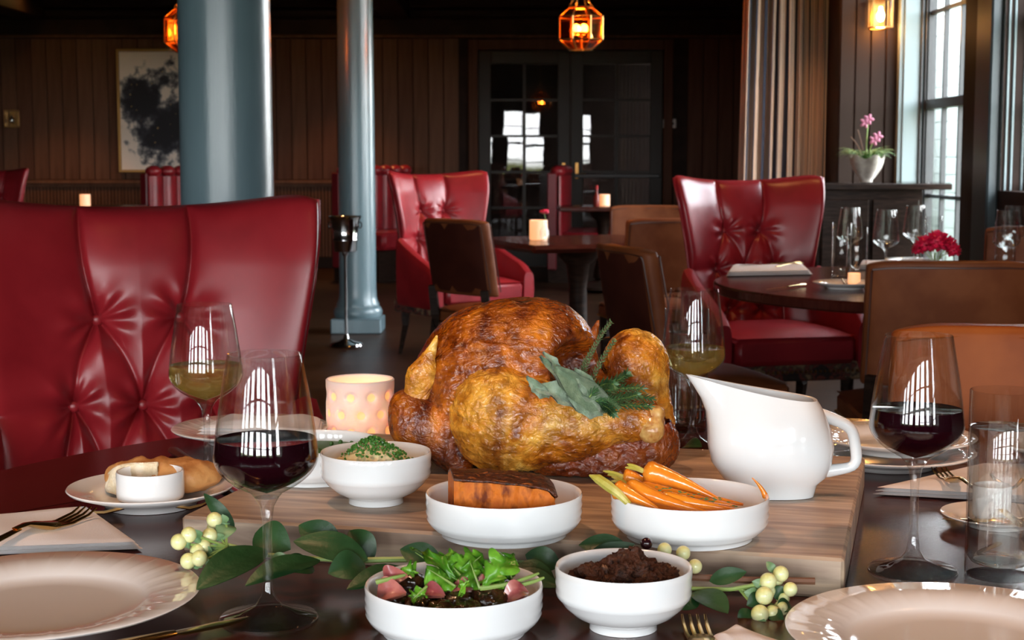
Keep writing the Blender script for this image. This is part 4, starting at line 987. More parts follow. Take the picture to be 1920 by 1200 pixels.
# candle votive with dimples
def votive():
    R, H = .0505, .090; c = P(676, 800, 2.26); c.z = .7505
    t = thing('candle_votive', 'white glass candle holder with glowing round dimples left of the turkey', 'candle', c)
    n = 160; m_ = 60; dim = []
    for row, z in enumerate((.018, .043, .069)):
        for k in range(10): dim.append((2*PI*(k+.5*(row%2))/10+.12, z))
    th = np.arange(n)[:, None]*2*PI/n; z = np.linspace(0, H, m_)[None, :]
    r = R*np.ones((n, m_)); 
    for a, zz in dim:
        da = (th-a+PI) % (2*PI)-PI; d = np.hypot(da*R, z-zz); r = r-.0030*np.exp(-(d/.0078)**4)
    r = np.where(z < .004, r-(.004-z)*.5, r)
    Q = np.stack([r*np.cos(th), r*np.sin(th), z+0*th], -1); b = B().grid(Q, wrapu=True)
    b.lathe([(R,H),(R-.0015,H+.0015),(R-.004,H),(R-.0045,.008),(0,.006)], n=n); b.lathe([(0,.0),(R-.002,.0)], n=n)
    obj('shell', b, M_votive, t, angle=60)
    me = meshdata('dimple', B().lathe([(0,0),(.0035,.0001),(.0058,.0006),(.0060,.0002)], n=16).xf(Matrix.Rotation(PI/2, 4, 'Y')), M_dot)
    for a, zz in dim: obj('dimple', me, None, t, loc=((R-.0027)*math.cos(a), (R-.0027)*math.sin(a), zz), rot=(0,0,a))
    obj('tea_light', B().lathe([(0,.0085),(.019,.0085),(.019,.022),(0,.021)], n=24), M_linen, t); obj('flame', B().ball((0,0,.034), .004, 10, 8, (1,1,2.2)), M_wick, t)
    l = light('candle_light', 'POINT', (0,0,.042), .35, (1,.5,.2), shadow_soft_size=.006); l.parent = t
votive()

# ================================================================== CUTLERY, NAPKINS
def strap(pts, ws, th, up=(0,0,1)):
    b = B(); return b.tube(pts, ws, 10, flat=th, up=up)
def fork(name, label, p0, p1, sc=1., roll=0., rise=.012, group='gold forks'):
    """p0 = tine tips, p1 = end of the handle (world)"""
    p0, p1 = Vector(p0), Vector(p1); d = (p1-p0); L = d.length; t = thing(name, label, 'fork', p0, 0, group)
    X = d.normalized(); Y = Vector((0,0,1)).cross(X).normalized(); Z = X.cross(Y); M = Matrix((X, Y, Z)).transposed().to_4x4() @ Matrix.Rotation(roll, 4, 'X')
    for k in range(4):
        y = (k-1.5)*.0065*sc; pts = [(0,y,.003*sc),(.012*sc,y,-.001*sc),(.035*sc,y,-.003*sc),(.055*sc,y*.95,-.001*sc)]
        obj('tine', B().tube(pts, [.0009*sc,.0016*sc,.002*sc,.0024*sc], 6, flat=.7).xf(M), M_gold, t)
    pts = [(.050*sc,0,-.0015*sc),(.060*sc,0,0),(.072*sc,0,.004*sc),(.085*sc,0,.008*sc),(.10*sc,0,rise*.9),(L*.6,0,rise*.7),(L*.85,0,rise*.25),(L,0,.0)]
    obj('handle', strap(pts, [.011*sc,.0125*sc,.010*sc,.005*sc,.0035*sc,.004*sc,.0055*sc,.006*sc], .34).xf(M), M_gold, t)
    return t
def knife(label, tip, end, mh=None, cat='knife', wood=False):
    tip, end = Vector(tip), Vector(end); d = end-tip; L = d.length; t = thing('table_knife', label, cat, tip, 0, 'knives')
    X = d.normalized(); Y = Vector((0,0,1)).cross(X).normalized(); M = Matrix((X, Y, X.cross(Y))).transposed().to_4x4()
    obj('blade', strap([(0,-.004,.001),(.012,-.001,.001),(.03,0,.0012),(L*.5,0,.0018),(L*.55,0,.0025)], [.0012,.006,.0095,.0085,.005], .12).xf(M), M_chrome if wood else M_gold, t)
    obj('handle', strap([(L*.54,0,.0028),(L*.60,0,.003),(L*.8,0,.0035),(L*.97,0,.0035),(L,0,.0035)], [.0048,.0062,.0075,.0085,.005], .5).xf(M), mh or M_gold, t)
    return t
def napkin(name, label, corners, z, th=.008, layers=3, group='white linen napkins', lift=.006):
    """corners: 4 world xy points; folded cloth of several layers"""
    t = thing(name, label, 'napkin', (corners[0][0], corners[0][1], z), 0, group)
    c = [Vector((p[0], p[1], 0)) for p in corners]; o = Vector((c[0].x, c[0].y, 0))
    n = 30
    for L in range(layers):
        sh = L*.004; Q = []; u = np.linspace(0, 1, n)
        z0 = L*th/layers; z1 = (L+1)*th/layers-.0004
        Qt = np.zeros((n, n, 3)); 
        for i, a in enumerate(u):
            for j, b_ in enumerate(u):
                a2, b2 = a*(1-L*.03)+L*.012, b_*(1-L*.035)
                p = (c[0]*(1-a2)*(1-b2)+c[1]*a2*(1-b2)+c[2]*a2*b2+c[3]*(1-a2)*b2)-o
                e_ = min(1, min(a, 1-a, b_, 1-b_)/.05); e_ = math.sqrt(max(0, 1-(1-e_)**2))
                wv = lift*.5*(math.sin(a*7+L)*math.sin(b_*4+L*2)+1)*min(1, 6*min(a,1-a,b_,1-b_))*(L+1)/layers
                Qt[i, j] = (p.x, p.y, (z0+z1)/2+(z1-z0)/2*e_+wv)
        b = B().grid(Qt); Qb = Qt.copy(); Qb[..., 2] = np.where(True, 2*((z0+z1)/2)-(Qt[..., 2]), 0); Qb[..., 2] = np.maximum(Qb[..., 2], z0 if L == 0 else z0+0*Qb[...,2])
        b.grid(Qb[::-1]); obj('fold', b, M_linen, t, angle=0)
    return t
def W(px, py, z=.75): q = T(px, py, z); return (q.x, q.y)
napkin('folded_napkin', 'white napkin with a gold fork, upper left of the large left plate', [W(-120,1048), W(268,1033), W(166,962), W(-90,985)], .7506, .012, 3)
napkin('folded_napkin', 'white napkin right of the red wine glass under a gold fork', [W(1636,930), W(1990,950), W(2080,880), W(1850,884)], .7506, .013, 3)
napkin('folded_napkin', 'pinkish napkin lying on the dinner plate behind the candle', [(-.455,2.20),(-.27,2.17),(-.28,2.28),(-.43,2.31)], .7505+.017, .014, 3, lift=.008)
napkin('folded_napkin', 'corner of a white napkin at the bottom edge right of centre', [W(1335,1205), W(1378,1184), W(1470,1215), W(1440,1260)], .7506, .006, 2)
def W2(px, Y): return (P(px, 500, Y).x, Y)
napkin('folded_napkin', 'white napkin at the left end of the right round table', [W2(1362,5.42), W2(1524,5.50), W2(1508,5.85), W2(1372,5.80)], .7512, .02, 3)
napkin('folded_napkin', 'napkin far back on the right round table, left of the wine glasses', [W2(1610,5.75), W2(1700,5.75), W2(1680,6.0), W2(1615,6.0)], .7512, .022, 3)
f1 = T(166, 956, .772); f2 = T(-60, 1040, .765)
fork('dinner_fork', 'gold fork on the left napkin with its tines raised over the bread plate', f1, f2, 1.18, 0, .010)
def spreader():
    p0 = T(392, 940, .782); p1 = T(164, 962, .775); t = thing('butter_spreader', 'slim gold butter spreader lying across the left bread plate', 'knife', p0)
    pts = [P(392,940,1.79)-p0, P(378,947,1.79)-p0, P(355,953,1.785)-p0, P(335,951,1.78)-p0, P(305,946,1.775)-p0, P(270,946,1.77)-p0, P(230,953,1.765)-p0, P(195,961,1.76)-p0, P(166,961,1.755)-p0]
    obj('handle', strap(pts, [.002,.0045,.0045,.003,.0032,.0035,.004,.0045,.004], .45), M_gold, t)
spreader()
fork('dinner_fork', 'gold fork on the right napkin beside the water tumbler', T(1760,880,.775), T(1915,985,.768), .95, 0, .008)
fork('dinner_fork', 'dark gold fork cut off by the bottom edge below the stuffing bowl', T(1300,1158,.756), T(1400,1400,.753), 1.05, 0, .010)
knife('gold knife with its tip over the foot of the left red wine glass', T(470,1160,.7575), T(200,1222,.754))
knife('knife with dark wooden handle lying behind the baguette plate', T(455,935,.752), T(322,846,.753), M_cork, wood=True)
knife('gold knife between napkin and tumbler on the right', T(1768,973,.758), T(1935,985,.760))
def gold_spoon():
    a = T(1858,895,.79); t = thing('curved_spoon', 'bent gold spoon handle sticking up behind the right ramekin', 'spoon', a)
    pts = [P(1858,888,1.76)-a, P(1866,903,1.755)-a, P(1885,908,1.75)-a, P(1895,928,1.745)-a, P(1905,925,1.745)-a, P(1917,898,1.75)-a]
    obj('handle', strap(bezier(pts[0],pts[1],pts[2],5)[:-1]+bezier(pts[2],pts[3],pts[5],6), .003, .6), M_gold, t)
gold_spoon()
# cutlery on the right round table
for i, (x0, Y0, x1, Y1, z, l) in enumerate([(1384,5.62,1500,5.75,.776,'gold knife on the napkin of the right round table'), (1436,4.83,1510,5.02,.754,'gold knife lying on the bare front edge of the right round table')]):
    a = P(x0,500,Y0); a.z = z; c = P(x1,500,Y1); c.z = z; knife(l, a, c)
a = P(1505,500,5.7); a.z = .783; c = P(1455,500,5.55); c.z = .778; fork('dinner_fork', 'gold fork crossing the napkin on the right round table', a, c, .8, 0, .004)
a = P(1588,500,4.93); a.z = .758
t = thing('small_spoon', 'gold spoon on the front plate of the right round table', 'spoon', a); obj('bowl', B().ball((0,0,.004), .016, 14, 8, (1,1.3,.3)), M_gold, t); obj('handle', strap([(0,.02,.004),(.0,.06,.012),(.004,.09,.018)], .003, .6), M_gold, t)

# bread
def bread():
    c = Vector(p5.location); t = thing('baguette_piece', 'torn piece of crusty baguette on the left bread plate behind the ramekin', 'bread', (c.x+.008, c.y+.036, c.z+.0078))
    nu, nv = 70, 40; u = np.linspace(0, 1, nu)[:, None]; g = (np.linspace(0, 2*PI, nv, endpoint=False))[None, :]
    R = .034*np.sqrt(np.clip(1-(np.abs(u*2-1))**3.2, 0, 1))*(1-.25*np.abs(u-.62))
    L = .145; x = -L/2+L*u; yy = R*np.cos(g)*1.05; zz = .026*R/.034*np.sin(g); zz = np.where(zz < 0, zz*.75, zz)
    Q = np.stack([x+0*g, yy, zz+.0195+0*u], -1); Q[..., 1] -= .012*np.sin(u[:, 0]*PI)[:, None]; nz = fbm(Q*70, 4)[..., None]
    Q = Q+nz*.0030*np.stack([0*g+0*u, np.cos(g)+0*u, np.sin(g)+0*u], -1)
    b = B(); Qt = Q.transpose(1,0,2); b.grid(Qt, wrapu=True); obj('crust', b, M_crust, t, angle=0)
    # torn crumb face on the left front
    n = 34; uu = np.linspace(0, 1, n)[:, None]; vv = np.linspace(0, 1, 16)[None, :]
    x = -L/2+.002+(L*.50)*uu+0*vv; prof = .036*np.sqrt(np.clip(1-(np.abs((x+L/2)/L*2-1))**3.2, 0, 1)); z = .0035+vv*prof*1.16; y = -prof*1.06-.012*np.sin((x+L/2)/L*PI)+.012*np.abs(vv-.4)
    Q = np.stack([x, y, z], -1); Q[..., 1] += fbm(Q*110, 3)*.003; b = B().grid(Q); o = obj('crumb', b, M_crumb, t, angle=0); sm = o.modifiers.new('thick', 'SOLIDIFY'); sm.thickness = .012; sm.offset = -1
bread()
# ================================================================== TURKEY (signed distance shapes -> surface nets)
def surface_nets(f, lo, hi, h):
    lo, hi = np.array(lo), np.array(hi); n = np.ceil((hi-lo)/h).astype(int)+1
    ax = [lo[i]+h*np.arange(n[i]) for i in range(3)]
    G = np.stack(np.meshgrid(*ax, indexing='ij'), -1); S = f(G); neg = S < 0
    acc = np.zeros((n[0]-1, n[1]-1, n[2]-1, 3)); cnt = np.zeros(acc.shape[:3])
    def sl(o): return tuple(slice(o[i], n[i]-1+o[i]) for i in range(3))
    cor = [(i,j,k) for i in (0,1) for j in (0,1) for k in (0,1)]
    for a in cor:
        for d in range(3):
            if a[d] == 1: continue
            c = list(a); c[d] = 1; c = tuple(c); A, C = S[sl(a)], S[sl(c)]; x = (A < 0) != (C < 0); t = np.where(x, A/np.where(x, A-C, 1), 0)
            for q in range(3): acc[..., q] += x*(a[q]+(t if q == d else 0))
            cnt += x
    act = cnt > 0; idx = -np.ones(cnt.shape, int); idx[act] = np.arange(act.sum())
    cell = np.stack(np.nonzero(act), -1); V = lo+h*(cell+acc[act]/cnt[act][:, None]); F = []
    for d in range(3):
        e1, e2 = (d+1) % 3, (d+2) % 3
        s0 = [slice(1, n[i]-1) for i in range(3)]; s0[d] = slice(0, n[d]-1); s1 = list(s0); s1[d] = slice(1, n[d])
        A, C = neg[tuple(s0)], neg[tuple(s1)]; x = A != C; pos = np.stack(np.nonzero(x), -1); pos[:, e1] += 1; pos[:, e2] += 1; fl_ = A[x]
        def g(o1, o2): p = pos.copy(); p[:, e1] -= o1; p[:, e2] -= o2; return idx[p[:, 0], p[:, 1], p[:, 2]]
        q = np.stack([g(1,1), g(0,1), g(0,0), g(1,0)], -1); q[~fl_] = q[~fl_][:, ::-1]; F.append(q)
    return V, np.concatenate(F)
def ell(c, r, R=None):
    c, r = np.array(c), np.array(r)
    def f(p):
        q = p-c
        if R is not None: q = q @ np.array(R)
        k0 = np.sqrt(((q/r)**2).sum(-1)); k1 = np.sqrt(((q/r**2)**2).sum(-1)); return k0*(k0-1)/np.maximum(k1, 1e-6)
    return f
def cone(a, b, r1, r2, fl=None):
    a, b = np.array(a, float), np.array(b, float)
    def f(p):
        ab = b-a; h = np.clip(((p-a) @ ab)/(ab @ ab), 0, 1); q = p-a-h[..., None]*ab
        if fl is not None: q = q*np.array(fl)
        return np.sqrt((q**2).sum(-1))-(r1+(r2-r1)*h)
    return f
def smin(a, b, k): h = np.clip(.5+.5*(b-a)/k, 0, 1); return b*(1-h)+a*h-k*h*(1-h)
def union(fs, k=.02):
    def f(p):
        r = fs[0](p)
        for g in fs[1:]: r = smin(r, g(p), k)
        return r
    return f
TY = 1.885; S_ = TY*1.02/FPX
def C(px, py, w=0): return tuple(P(px, py, TY+w*S_))
org = P(1005, 880, TY); org.z = BZ
def skin(V, F, amp, sc, stretch=(1,1,1), floor=BZ+.0006):
    fl_ = np.array(F); a = V[fl_[:, 1]]-V[fl_[:, 0]]; c = V[fl_[:, 2]]-V[fl_[:, 0]]; nn = np.cross(a, c); N = np.zeros_like(V)
    for k in range(4): np.add.at(N, fl_[:, k], nn)
    N /= np.maximum(np.linalg.norm(N, axis=1), 1e-9)[:, None]
    q = V*np.array(stretch)*sc; warp = np.stack([vnoise(q*.5+3), vnoise(q*.5+9), vnoise(q*.5+17)], -1)*.8
    rid = 1-np.abs(fbm(q+warp, 4)); V = V+N*(amp*(rid-.6))[:, None]; V[:, 2] = np.maximum(V[:, 2], floor); return V
def part_sdf(name, f, lo, hi, h, m, t, amp=.002, sc=45, stretch=(1,1,1), label=None):
    def g(p): return np.maximum(f(p), BZ+.001-p[..., 2])
    V, F = surface_nets(g, lo, hi, h); V = skin(V, F, amp, sc, stretch); V = V-np.array(t.location)
    b = B(); b.v = V.tolist(); b.f = F.tolist(); return obj(name, b, m, t, angle=0, label=label)
tk = thing('roast_turkey', 'whole golden roast turkey stuffed with herbs on the wooden board', 'turkey', org)
px2 = lambda r: r*S_
def EL(px, py, w, rx, rz, ry, rot=0):
    c, s = math.cos(rot), math.sin(rot); R = [[c,0,-s],[0,1,0],[s,0,c]]
    return ell(C(px, py, w), (px2(rx), px2(ry), px2(rz)), R)
def CN(a, b, r1, r2, fl=None): return cone(C(*a), C(*b), px2(r1), px2(r2), fl)
bodyf = union([EL(935,722,30,158,158,150,-.0), EL(1020,668,20,98,104,120,0), EL(890,745,20,90,100,115,0), EL(1080,800,10,160,92,120,0), CN((1150,800,60),(1212,772,70),80,50)], .035)
cav = union([CN((1060,700,-40),(1190,690,-180),48,62), EL(1100,690,-70,62,46,90)], .02)
def bodyc(p):
    a = bodyf(p); c = cav(p); return -smin(-a, c, .012)
lo = np.array(C(755,905,-190)); hi = np.array(C(1300,540,210)); lo[2] = BZ-.004; hi[2] += .01
part_sdf('body', bodyc, lo, hi, .0022, M_tbody, tk, .0022, 42, (1,1,1.7))
legf = union([EL(928,790,-108,80,92,58,.25), EL(1010,812,-114,88,62,52,.1), CN((950,770,-112),(1085,790,-128),66,52), CN((1085,796,-128),(1185,792,-142),46,22), CN((1185,792,-142),(1216,792,-146),22,27)], .03)
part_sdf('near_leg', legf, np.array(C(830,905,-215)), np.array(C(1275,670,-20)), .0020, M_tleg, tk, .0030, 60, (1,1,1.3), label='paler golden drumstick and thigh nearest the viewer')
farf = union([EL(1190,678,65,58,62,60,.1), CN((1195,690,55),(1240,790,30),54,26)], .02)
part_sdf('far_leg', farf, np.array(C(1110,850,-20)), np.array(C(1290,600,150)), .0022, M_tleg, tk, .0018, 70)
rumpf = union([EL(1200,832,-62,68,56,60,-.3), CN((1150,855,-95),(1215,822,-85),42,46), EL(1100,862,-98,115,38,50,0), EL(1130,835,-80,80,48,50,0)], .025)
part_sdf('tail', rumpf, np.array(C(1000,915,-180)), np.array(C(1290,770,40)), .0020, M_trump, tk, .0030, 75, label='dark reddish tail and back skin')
M_ = None
wingf = union([CN((845,800,-70),(775,770,-60),38,30), CN((762,762,-60),(775,800,-65),28,34), CN((775,800,-66),(862,868,-88),36,26)], .02)
part_sdf('wing', wingf, np.array(C(715,905,-160)), np.array(C(900,700,0)), .0018, M_tbody, tk, .0020, 60, label='folded wing')
tipf = union([CN((775,765,-66),(790,705,-70),25,24,(1,1.6,1)), CN((790,705,-70),(819,630,-72),23,3,(1,1.6,1))], .012)
part_sdf('wing_tip', tipf, np.array(C(725,800,-130)), np.array(C(850,615,-20)), .0015, M_tleg, tk, .0012, 80, label='pointed wing tip rising at left')
part_sdf('far_wing_tip', CN((1100,660,90),(1122,602,95),18,3), np.array(C(1070,690,60)), np.array(C(1140,590,130)), .0016, M_tbody, tk, .001, 80)
bonef = union([CN((1206,792,-152),(1224,803,-166),18,20), EL(1228,776,-156,18,15,17), EL(1220,814,-168,20,16,16)], .006)
part_sdf('bone_end', bonef, np.array(C(1175,855,-215)), np.array(C(1268,740,-110)), .0012, M_bone, tk, .0008, 120, label='pale knobbly drumstick bone end')

# herbs
def leafmesh(p0, p1, wid, sag, nrm, fold=.25, n=12, m_=6, wave=0., tipw=1., parent_loc=None, shape=.9, twist=0., lobes=0):
    p0, p1 = Vector(p0), Vector(p1); d = p1-p0; X = d.normalized(); nrm = Vector(nrm); Y = nrm.cross(X).normalized(); Z = X.cross(Y)
    o = parent_loc or Vector(); Q = np.zeros((n+1, m_+1, 3))
    for i in range(n+1):
        f = i/n; wdt = wid*math.sin(PI*min(1, f**shape))**.75 if 0 < f < 1 else wid*.02; c = p0+d*f+Z*(sag*math.sin(PI*f))
        tw = twist*f
        if lobes: wdt = wdt*(.42+.58*abs(math.cos(PI*lobes*f)))*(.45+.75*f)
        for j in range(m_+1):
            g = (j/m_*2-1); q = c+(Y*math.cos(tw)+Z*math.sin(tw))*(g*wdt)+Z*(abs(g)*wdt*fold+wave*math.sin(f*17+g*3)*abs(g)) - o; Q[i, j] = q
    return Q
def leaf(parent, p0, p1, wid, m, sag=.004, nrm=(0,0,1), fold=.25, thick=.0005, wave=0., name='leaf', **k):
    Q = leafmesh(p0, p1, wid, sag, nrm, fold, wave=wave, parent_loc=Vector(parent.location), **k)
    X = np.cross(Q[1:, 1:].mean((0,1))-Q[:-1, :-1].mean((0,1)), [0,1,0]); b = B().grid(Q)
    N = np.cross(np.gradient(Q, axis=0), np.gradient(Q, axis=1)); N /= np.maximum(np.linalg.norm(N, axis=-1), 1e-9)[..., None]
    b.grid((Q-N*thick)[::-1]); return obj(name, b, m, parent, angle=0)
cent = P(1085, 715, TY-.09)
sg = thing('sage_sprig', 'grey green sage leaves tucked into the turkey opening', 'herb', cent)
LD = TY-.112
for (a, c, wd, sag, nr, wv) in [((1150,765),(1040,685),.0155,.010,(.25,-1,.4),.002), ((1085,762),(1012,668),.0085,.010,(.5,-1,-.2),.002), ((1098,772),(992,722),.0120,.008,(0,-1,.6),.003), ((1130,778),(1062,738),.0100,.006,(-.2,-1,.3),.003),
                            ((1040,705),(1018,660),.0055,.008,(.8,-1,.1),.001), ((1110,742),(1078,690),.0095,.008,(.3,-1,.2),.002), ((1030,745),(988,705),.0070,.006,(0,-1,.9),.002), ((1155,742),(1112,778),.0085,.004,(0,-1,.2),.002)]:
    dd = random.uniform(-.012, .012); leaf(sg, P(a[0], a[1], LD+dd), P(c[0], c[1], LD-.008+dd), wd, random.choice((M_sage, M_sage2)), sag, (nr[0]+random.uniform(-.7,.7), nr[1], nr[2]+random.uniform(-.4,.5)), .75, .0012, wv*1.6)
def sprig(name, label, pts, m, nn, ll, lw, group, spread=.9):
    p = [Vector(q) for q in pts]; t = thing(name, label, 'herb', p[0], 0, group); path = bezier(*p, 14); o = p[0]
    obj('stem', B().tube([q-o for q in path], [.0012*(1-.5*i/14) for i in range(15)], 5), M_twig if m is M_thyme else M_stem, t)
    b = B()
    for k in range(nn):
        f = (k+.5)/nn; q = path[int(f*14)].lerp(path[min(14, int(f*14)+1)], f*14 % 1); d = (path[min(14, int(f*14)+1)]-path[int(f*14)]).normalized()
        a = k*2.4; s1 = d.cross(Vector((.3,1,.2))).normalized(); s2 = d.cross(s1); out = (s1*math.cos(a)+s2*math.sin(a))
        dr = (out*spread+d*(1-.3*spread)).normalized(); L = ll*random.uniform(.7,1.15)*(1-.35*f)
        p0 = q-o; p1 = p0+dr*L; mid = (p0+p1)/2; nrm = dr.cross(out.cross(d)).normalized(); sd = dr.cross(d).normalized()*lw
        b.add([p0, mid+sd, p1, mid-sd, mid+nrm*lw*.4], [(0,1,4),(1,2,4),(2,3,4),(3,0,4)]) ; b.add([p0, mid+sd, p1, mid-sd], [(0,3,2,1)])
    obj('leaves', b, m, t, kind='stuff', smooth=False); return t
hz = TY-.10
G1 = 'thyme sprigs in the turkey'; G2 = 'rosemary sprigs in the turkey'
sprig('thyme_sprig', 'tallest thyme sprig rising out of the turkey', (P(1085,735,hz), P(1100,660,hz), P(1145,604,hz-.01)), M_thyme, 130, .0080, .0017, G1)
sprig('thyme_sprig', 'second thyme sprig leaning right above the sage', (P(1100,740,hz-.01), P(1120,680,hz-.02), P(1153,638,hz-.02)), M_thyme, 100, .0080, .0017, G1)
sprig('thyme_sprig', 'short thyme sprig nestled low behind the sage leaves', (P(1085,740,hz+.01), P(1085,690,hz+.01), P(1112,655,hz)), M_thyme, 90, .0080, .0017, G1)
sprig('thyme_sprig', 'thyme sprig drooping among the rosemary', (P(1100,745,hz-.02), P(1135,735,hz-.03), P(1160,765,hz-.04)), M_thyme, 150, .008, .0022, G1)
for k, (a, c, e_) in enumerate([((1110,750),(1170,735),(1222,748)), ((1110,745),(1160,712),(1175,702)), ((1112,755),(1170,760),(1218,762)), ((1105,750),(1140,760),(1150,775)), ((1110,740),(1150,725),(1205,728)), ((1110,752),(1160,752),(1195,740)), ((1105,745),(1125,715),(1150,720))]):
    sprig('rosemary_sprig', ['lowest right', 'upper right', 'lower middle', 'bottom drooping', 'right pointing', 'middle inner', 'short upper'][k] + ' rosemary sprig of needles spilling from the turkey opening', (P(*a, hz-.015*k*.4), P(*c, hz-.03), P(*e_, hz-.035-.004*k)), M_rosem, 120, .0145, .0012, G2, .75)

# ================================================================== FOOD IN THE BOWLS
def blob(name, label, cat, c, rx, ry, rz, m, amp, sc, nu=90, nv=60, peaks=None, base=.0):
    t = thing(name, label, cat, c); th = np.arange(nu)[:, None]*2*PI/nu; ph = np.linspace(0, PI/2, nv)[None, :]
    d = np.stack([np.cos(th)*np.sin(ph), np.sin(th)*np.sin(ph), np.cos(ph)+0*th], -1); q = d*np.array([rx,ry,rz]); nz = 1-np.abs(fbm(q*sc, 4)); r = 1+amp*(nz-.6)*2
    q = q*r[..., None]; 
    if peaks is not None:
        for (x, y, h, s_) in peaks: q[..., 2] += h*np.exp(-((q[..., 0]-x)**2+(q[..., 1]-y)**2)/s_**2)
    return t, q
t, q = blob('mashed_potato', 'creamy mashed potato heaped in the deep bowl', 'food', c_mash+Vector((0,0,.030)), .050, .050, .025, M_mash, .16, 34, peaks=[(-.005,0,.012,.022)])
obj('mound', B().grid(q, wrapu=True), M_mash, t, angle=0)
b = B()
for k in range(330):
    a = random.gauss(0, .013), random.gauss(0, .012); x, y = a[0]*1.25+.002, a[1]-.004; rr2 = (x/.049)**2+(y/.049)**2
    if rr2 > .8: continue
    z = .026*math.sqrt(1-rr2)+.0125*math.exp(-((x+.005)**2+y*y)/.022**2)+random.uniform(.0,.004); ax = Vector((random.gauss(0,1),random.gauss(0,1),random.gauss(0,1))).normalized(); L = random.uniform(.0008,.0016)
    cc = Vector((x, y, z)); b.tube([cc-ax*L, cc+ax*L], .0012, 6)
ch = obj('chive_garnish', b, M_chive); ch.location = c_mash+Vector((0,0,.0305)); tag(ch, 'chopped green chives scattered over the mashed potato', 'chives', kind='stuff')

# stuffing
t = thing('stuffing', 'dark browned chunky stuffing heaped in the front deep bowl', 'food', c_st+Vector((0,0,.034)))
def stuff_chunk(x, y, z, r, sc3, sd):
    nu, nv = 60, 40; th = np.arange(nu)[:, None]*2*PI/nu; ph = np.linspace(0.02, PI-.02, nv)[None, :]
    d = np.stack([np.cos(th)*np.sin(ph), np.sin(th)*np.sin(ph), np.cos(ph)+0*th], -1); rr_ = r*(1+.26*fbm(d*2.4+sd, 4)+.14*(1-2*np.abs(fbm(d*7+sd, 3))))
    Q = d*rr_[..., None]*np.array(sc3)+np.array([x,y,z]); Q[..., 2] = np.maximum(Q[..., 2], -.010); rr2 = np.hypot(Q[..., 0], Q[..., 1]); k_ = np.minimum(1, .0515/np.maximum(rr2, 1e-6)); Q[..., 0] *= k_; Q[..., 1] *= k_
    return B().grid(Q, wrapu=True)
for k, (x, y, z, r, s3) in enumerate([(-.020,-.002,.000,.026,(1.1,1.1,.8)), (.006,.004,.006,.025,(1.2,1,.9)), (.026,0,.000,.024,(1,1.1,.8)), (-.002,-.024,-.006,.024,(1.4,.8,.7)), (.018,-.022,-.006,.021,(1.1,.9,.8)), (-.026,-.02,-.008,.020,(1,1,.7)), (.012,.012,.012,.014,(1.1,1,.8)), (-.002,.030,-.006,.020,(1.4,.8,.7))]):
    obj('chunk', stuff_chunk(x, y, z, r, s3, k*3.7), M_stuff, t, angle=0)

# squash wedge with charred top
def squash():
    c = c_sq+Vector((.000, -.002, .0062)); t = thing('squash_wedge', 'thick orange roasted squash wedge with charred skin on top', 'food', c, math.radians(2))
    # outline of the front face (x,z) following the photograph's proportions, extruded in depth with a slanted top
    X = [-.050,-.030,-.010,.010,.030,.043,.051]; H = [.0530,.0510,.0500,.0480,.0450,.0420,.0350]; Ht = [.0590,.0585,.0580,.0565,.0545,.0525,.0470]
    nx = 60; xs = np.linspace(-.050,.051,nx); h1 = np.interp(xs, X, H); h2 = np.interp(xs, X, Ht); rows = []
    def row(y, z): rows.append(np.stack([xs, np.full(nx, y) if np.isscalar(y) else y, z], -1))
    m1 = 26
    for k in range(m1): f = k/(m1-1); row(-.024-.003*math.sin(PI*f*.9), f*h1)
    Q = np.array(rows).transpose(1,0,2); Q[..., 1] += .0015*fbm(Q*np.array([130,1,60]), 3); Q[..., 2] += (np.linspace(0,1,Q.shape[1])**3)[None, :]*.0012*fbm(Q*150+3, 2); Q[..., 0] += np.where(xs > .04, 1, 0)[:, None]*.002*fbm(Q*120+5, 2)
    front = B().grid(Q)
    ye = Q[:, -1, 1]; rows = []
    for k in range(26): f = k/25; rows.append(np.stack([xs-.006*f, ye*(1-f)+.034*f, h1+(h2-h1)*math.sin(f*PI/2)-.010*f**3], -1))
    Qt = np.array(rows).transpose(1,0,2); Qt[..., 2] += .0012*fbm(Qt*130, 4)*np.minimum(1, np.arange(26)/3)[None, :]
    back = []
    for k in range(6): f = k/5; back.append(np.stack([xs-.006, Qt[:, -1, 1], Qt[:, -1, 2]*(1-f)], -1))
    front.grid(np.array(back).transpose(1,0,2))
    for e_ in (0, -1):
        pts = list(Q[e_])+list(Qt[e_])[1:]+[b_[e_] for b_ in back][1:]; o = len(front.v); front.v += [tuple(p) for p in pts]; front.v.append((Q[e_][0][0], .005, .02)); m_ = len(pts)
        for i in range(m_-1): front.f.append((o+i, o+i+1, o+m_))
    obj('flesh', front, M_squash, t, angle=50); top = B().grid(Qt); o = obj('charred_skin', top, M_char, t, angle=0, label='blackened charred top'); sm = o.modifiers.new('th', 'SOLIDIFY'); sm.thickness = .0022; sm.offset = 1
squash()

# carrots
def carrot(label, pts, r, stalk=True):
    p = [Vector(q) for q in pts]; o = p[0].copy(); t = thing('roasted_carrot', label, 'carrot', o, 0, 'glazed carrots in the shallow dish'); path = bezier(*p, 22)
    rad = [r*1.12*(.45+.55*math.sin(min(1, i/2.2)*PI/2))*(1-.86*(i/22)**1.15)*(1+.025*math.sin(i*2.7)) for i in range(23)]; rad[0] = r*.3
    obj('root', B().tube([q-o for q in path], rad, 18), M_carrot, t, angle=0)
    if stalk:
        d = (path[0]-path[1]).normalized(); b = B()
        for k in range(3):
            e_ = d*random.uniform(.012,.022)+Vector((random.uniform(-.004,.004), 0, random.uniform(-.004,.005))); b.tube(bezier((0,0,0), e_*.5+Vector((0,0,.002)), e_, 4), [.0026,.0024,.0022,.0018,.0006], 6)
        obj('stalk', b, M_cstem, t)
cy = c_car.y; cz = BZ
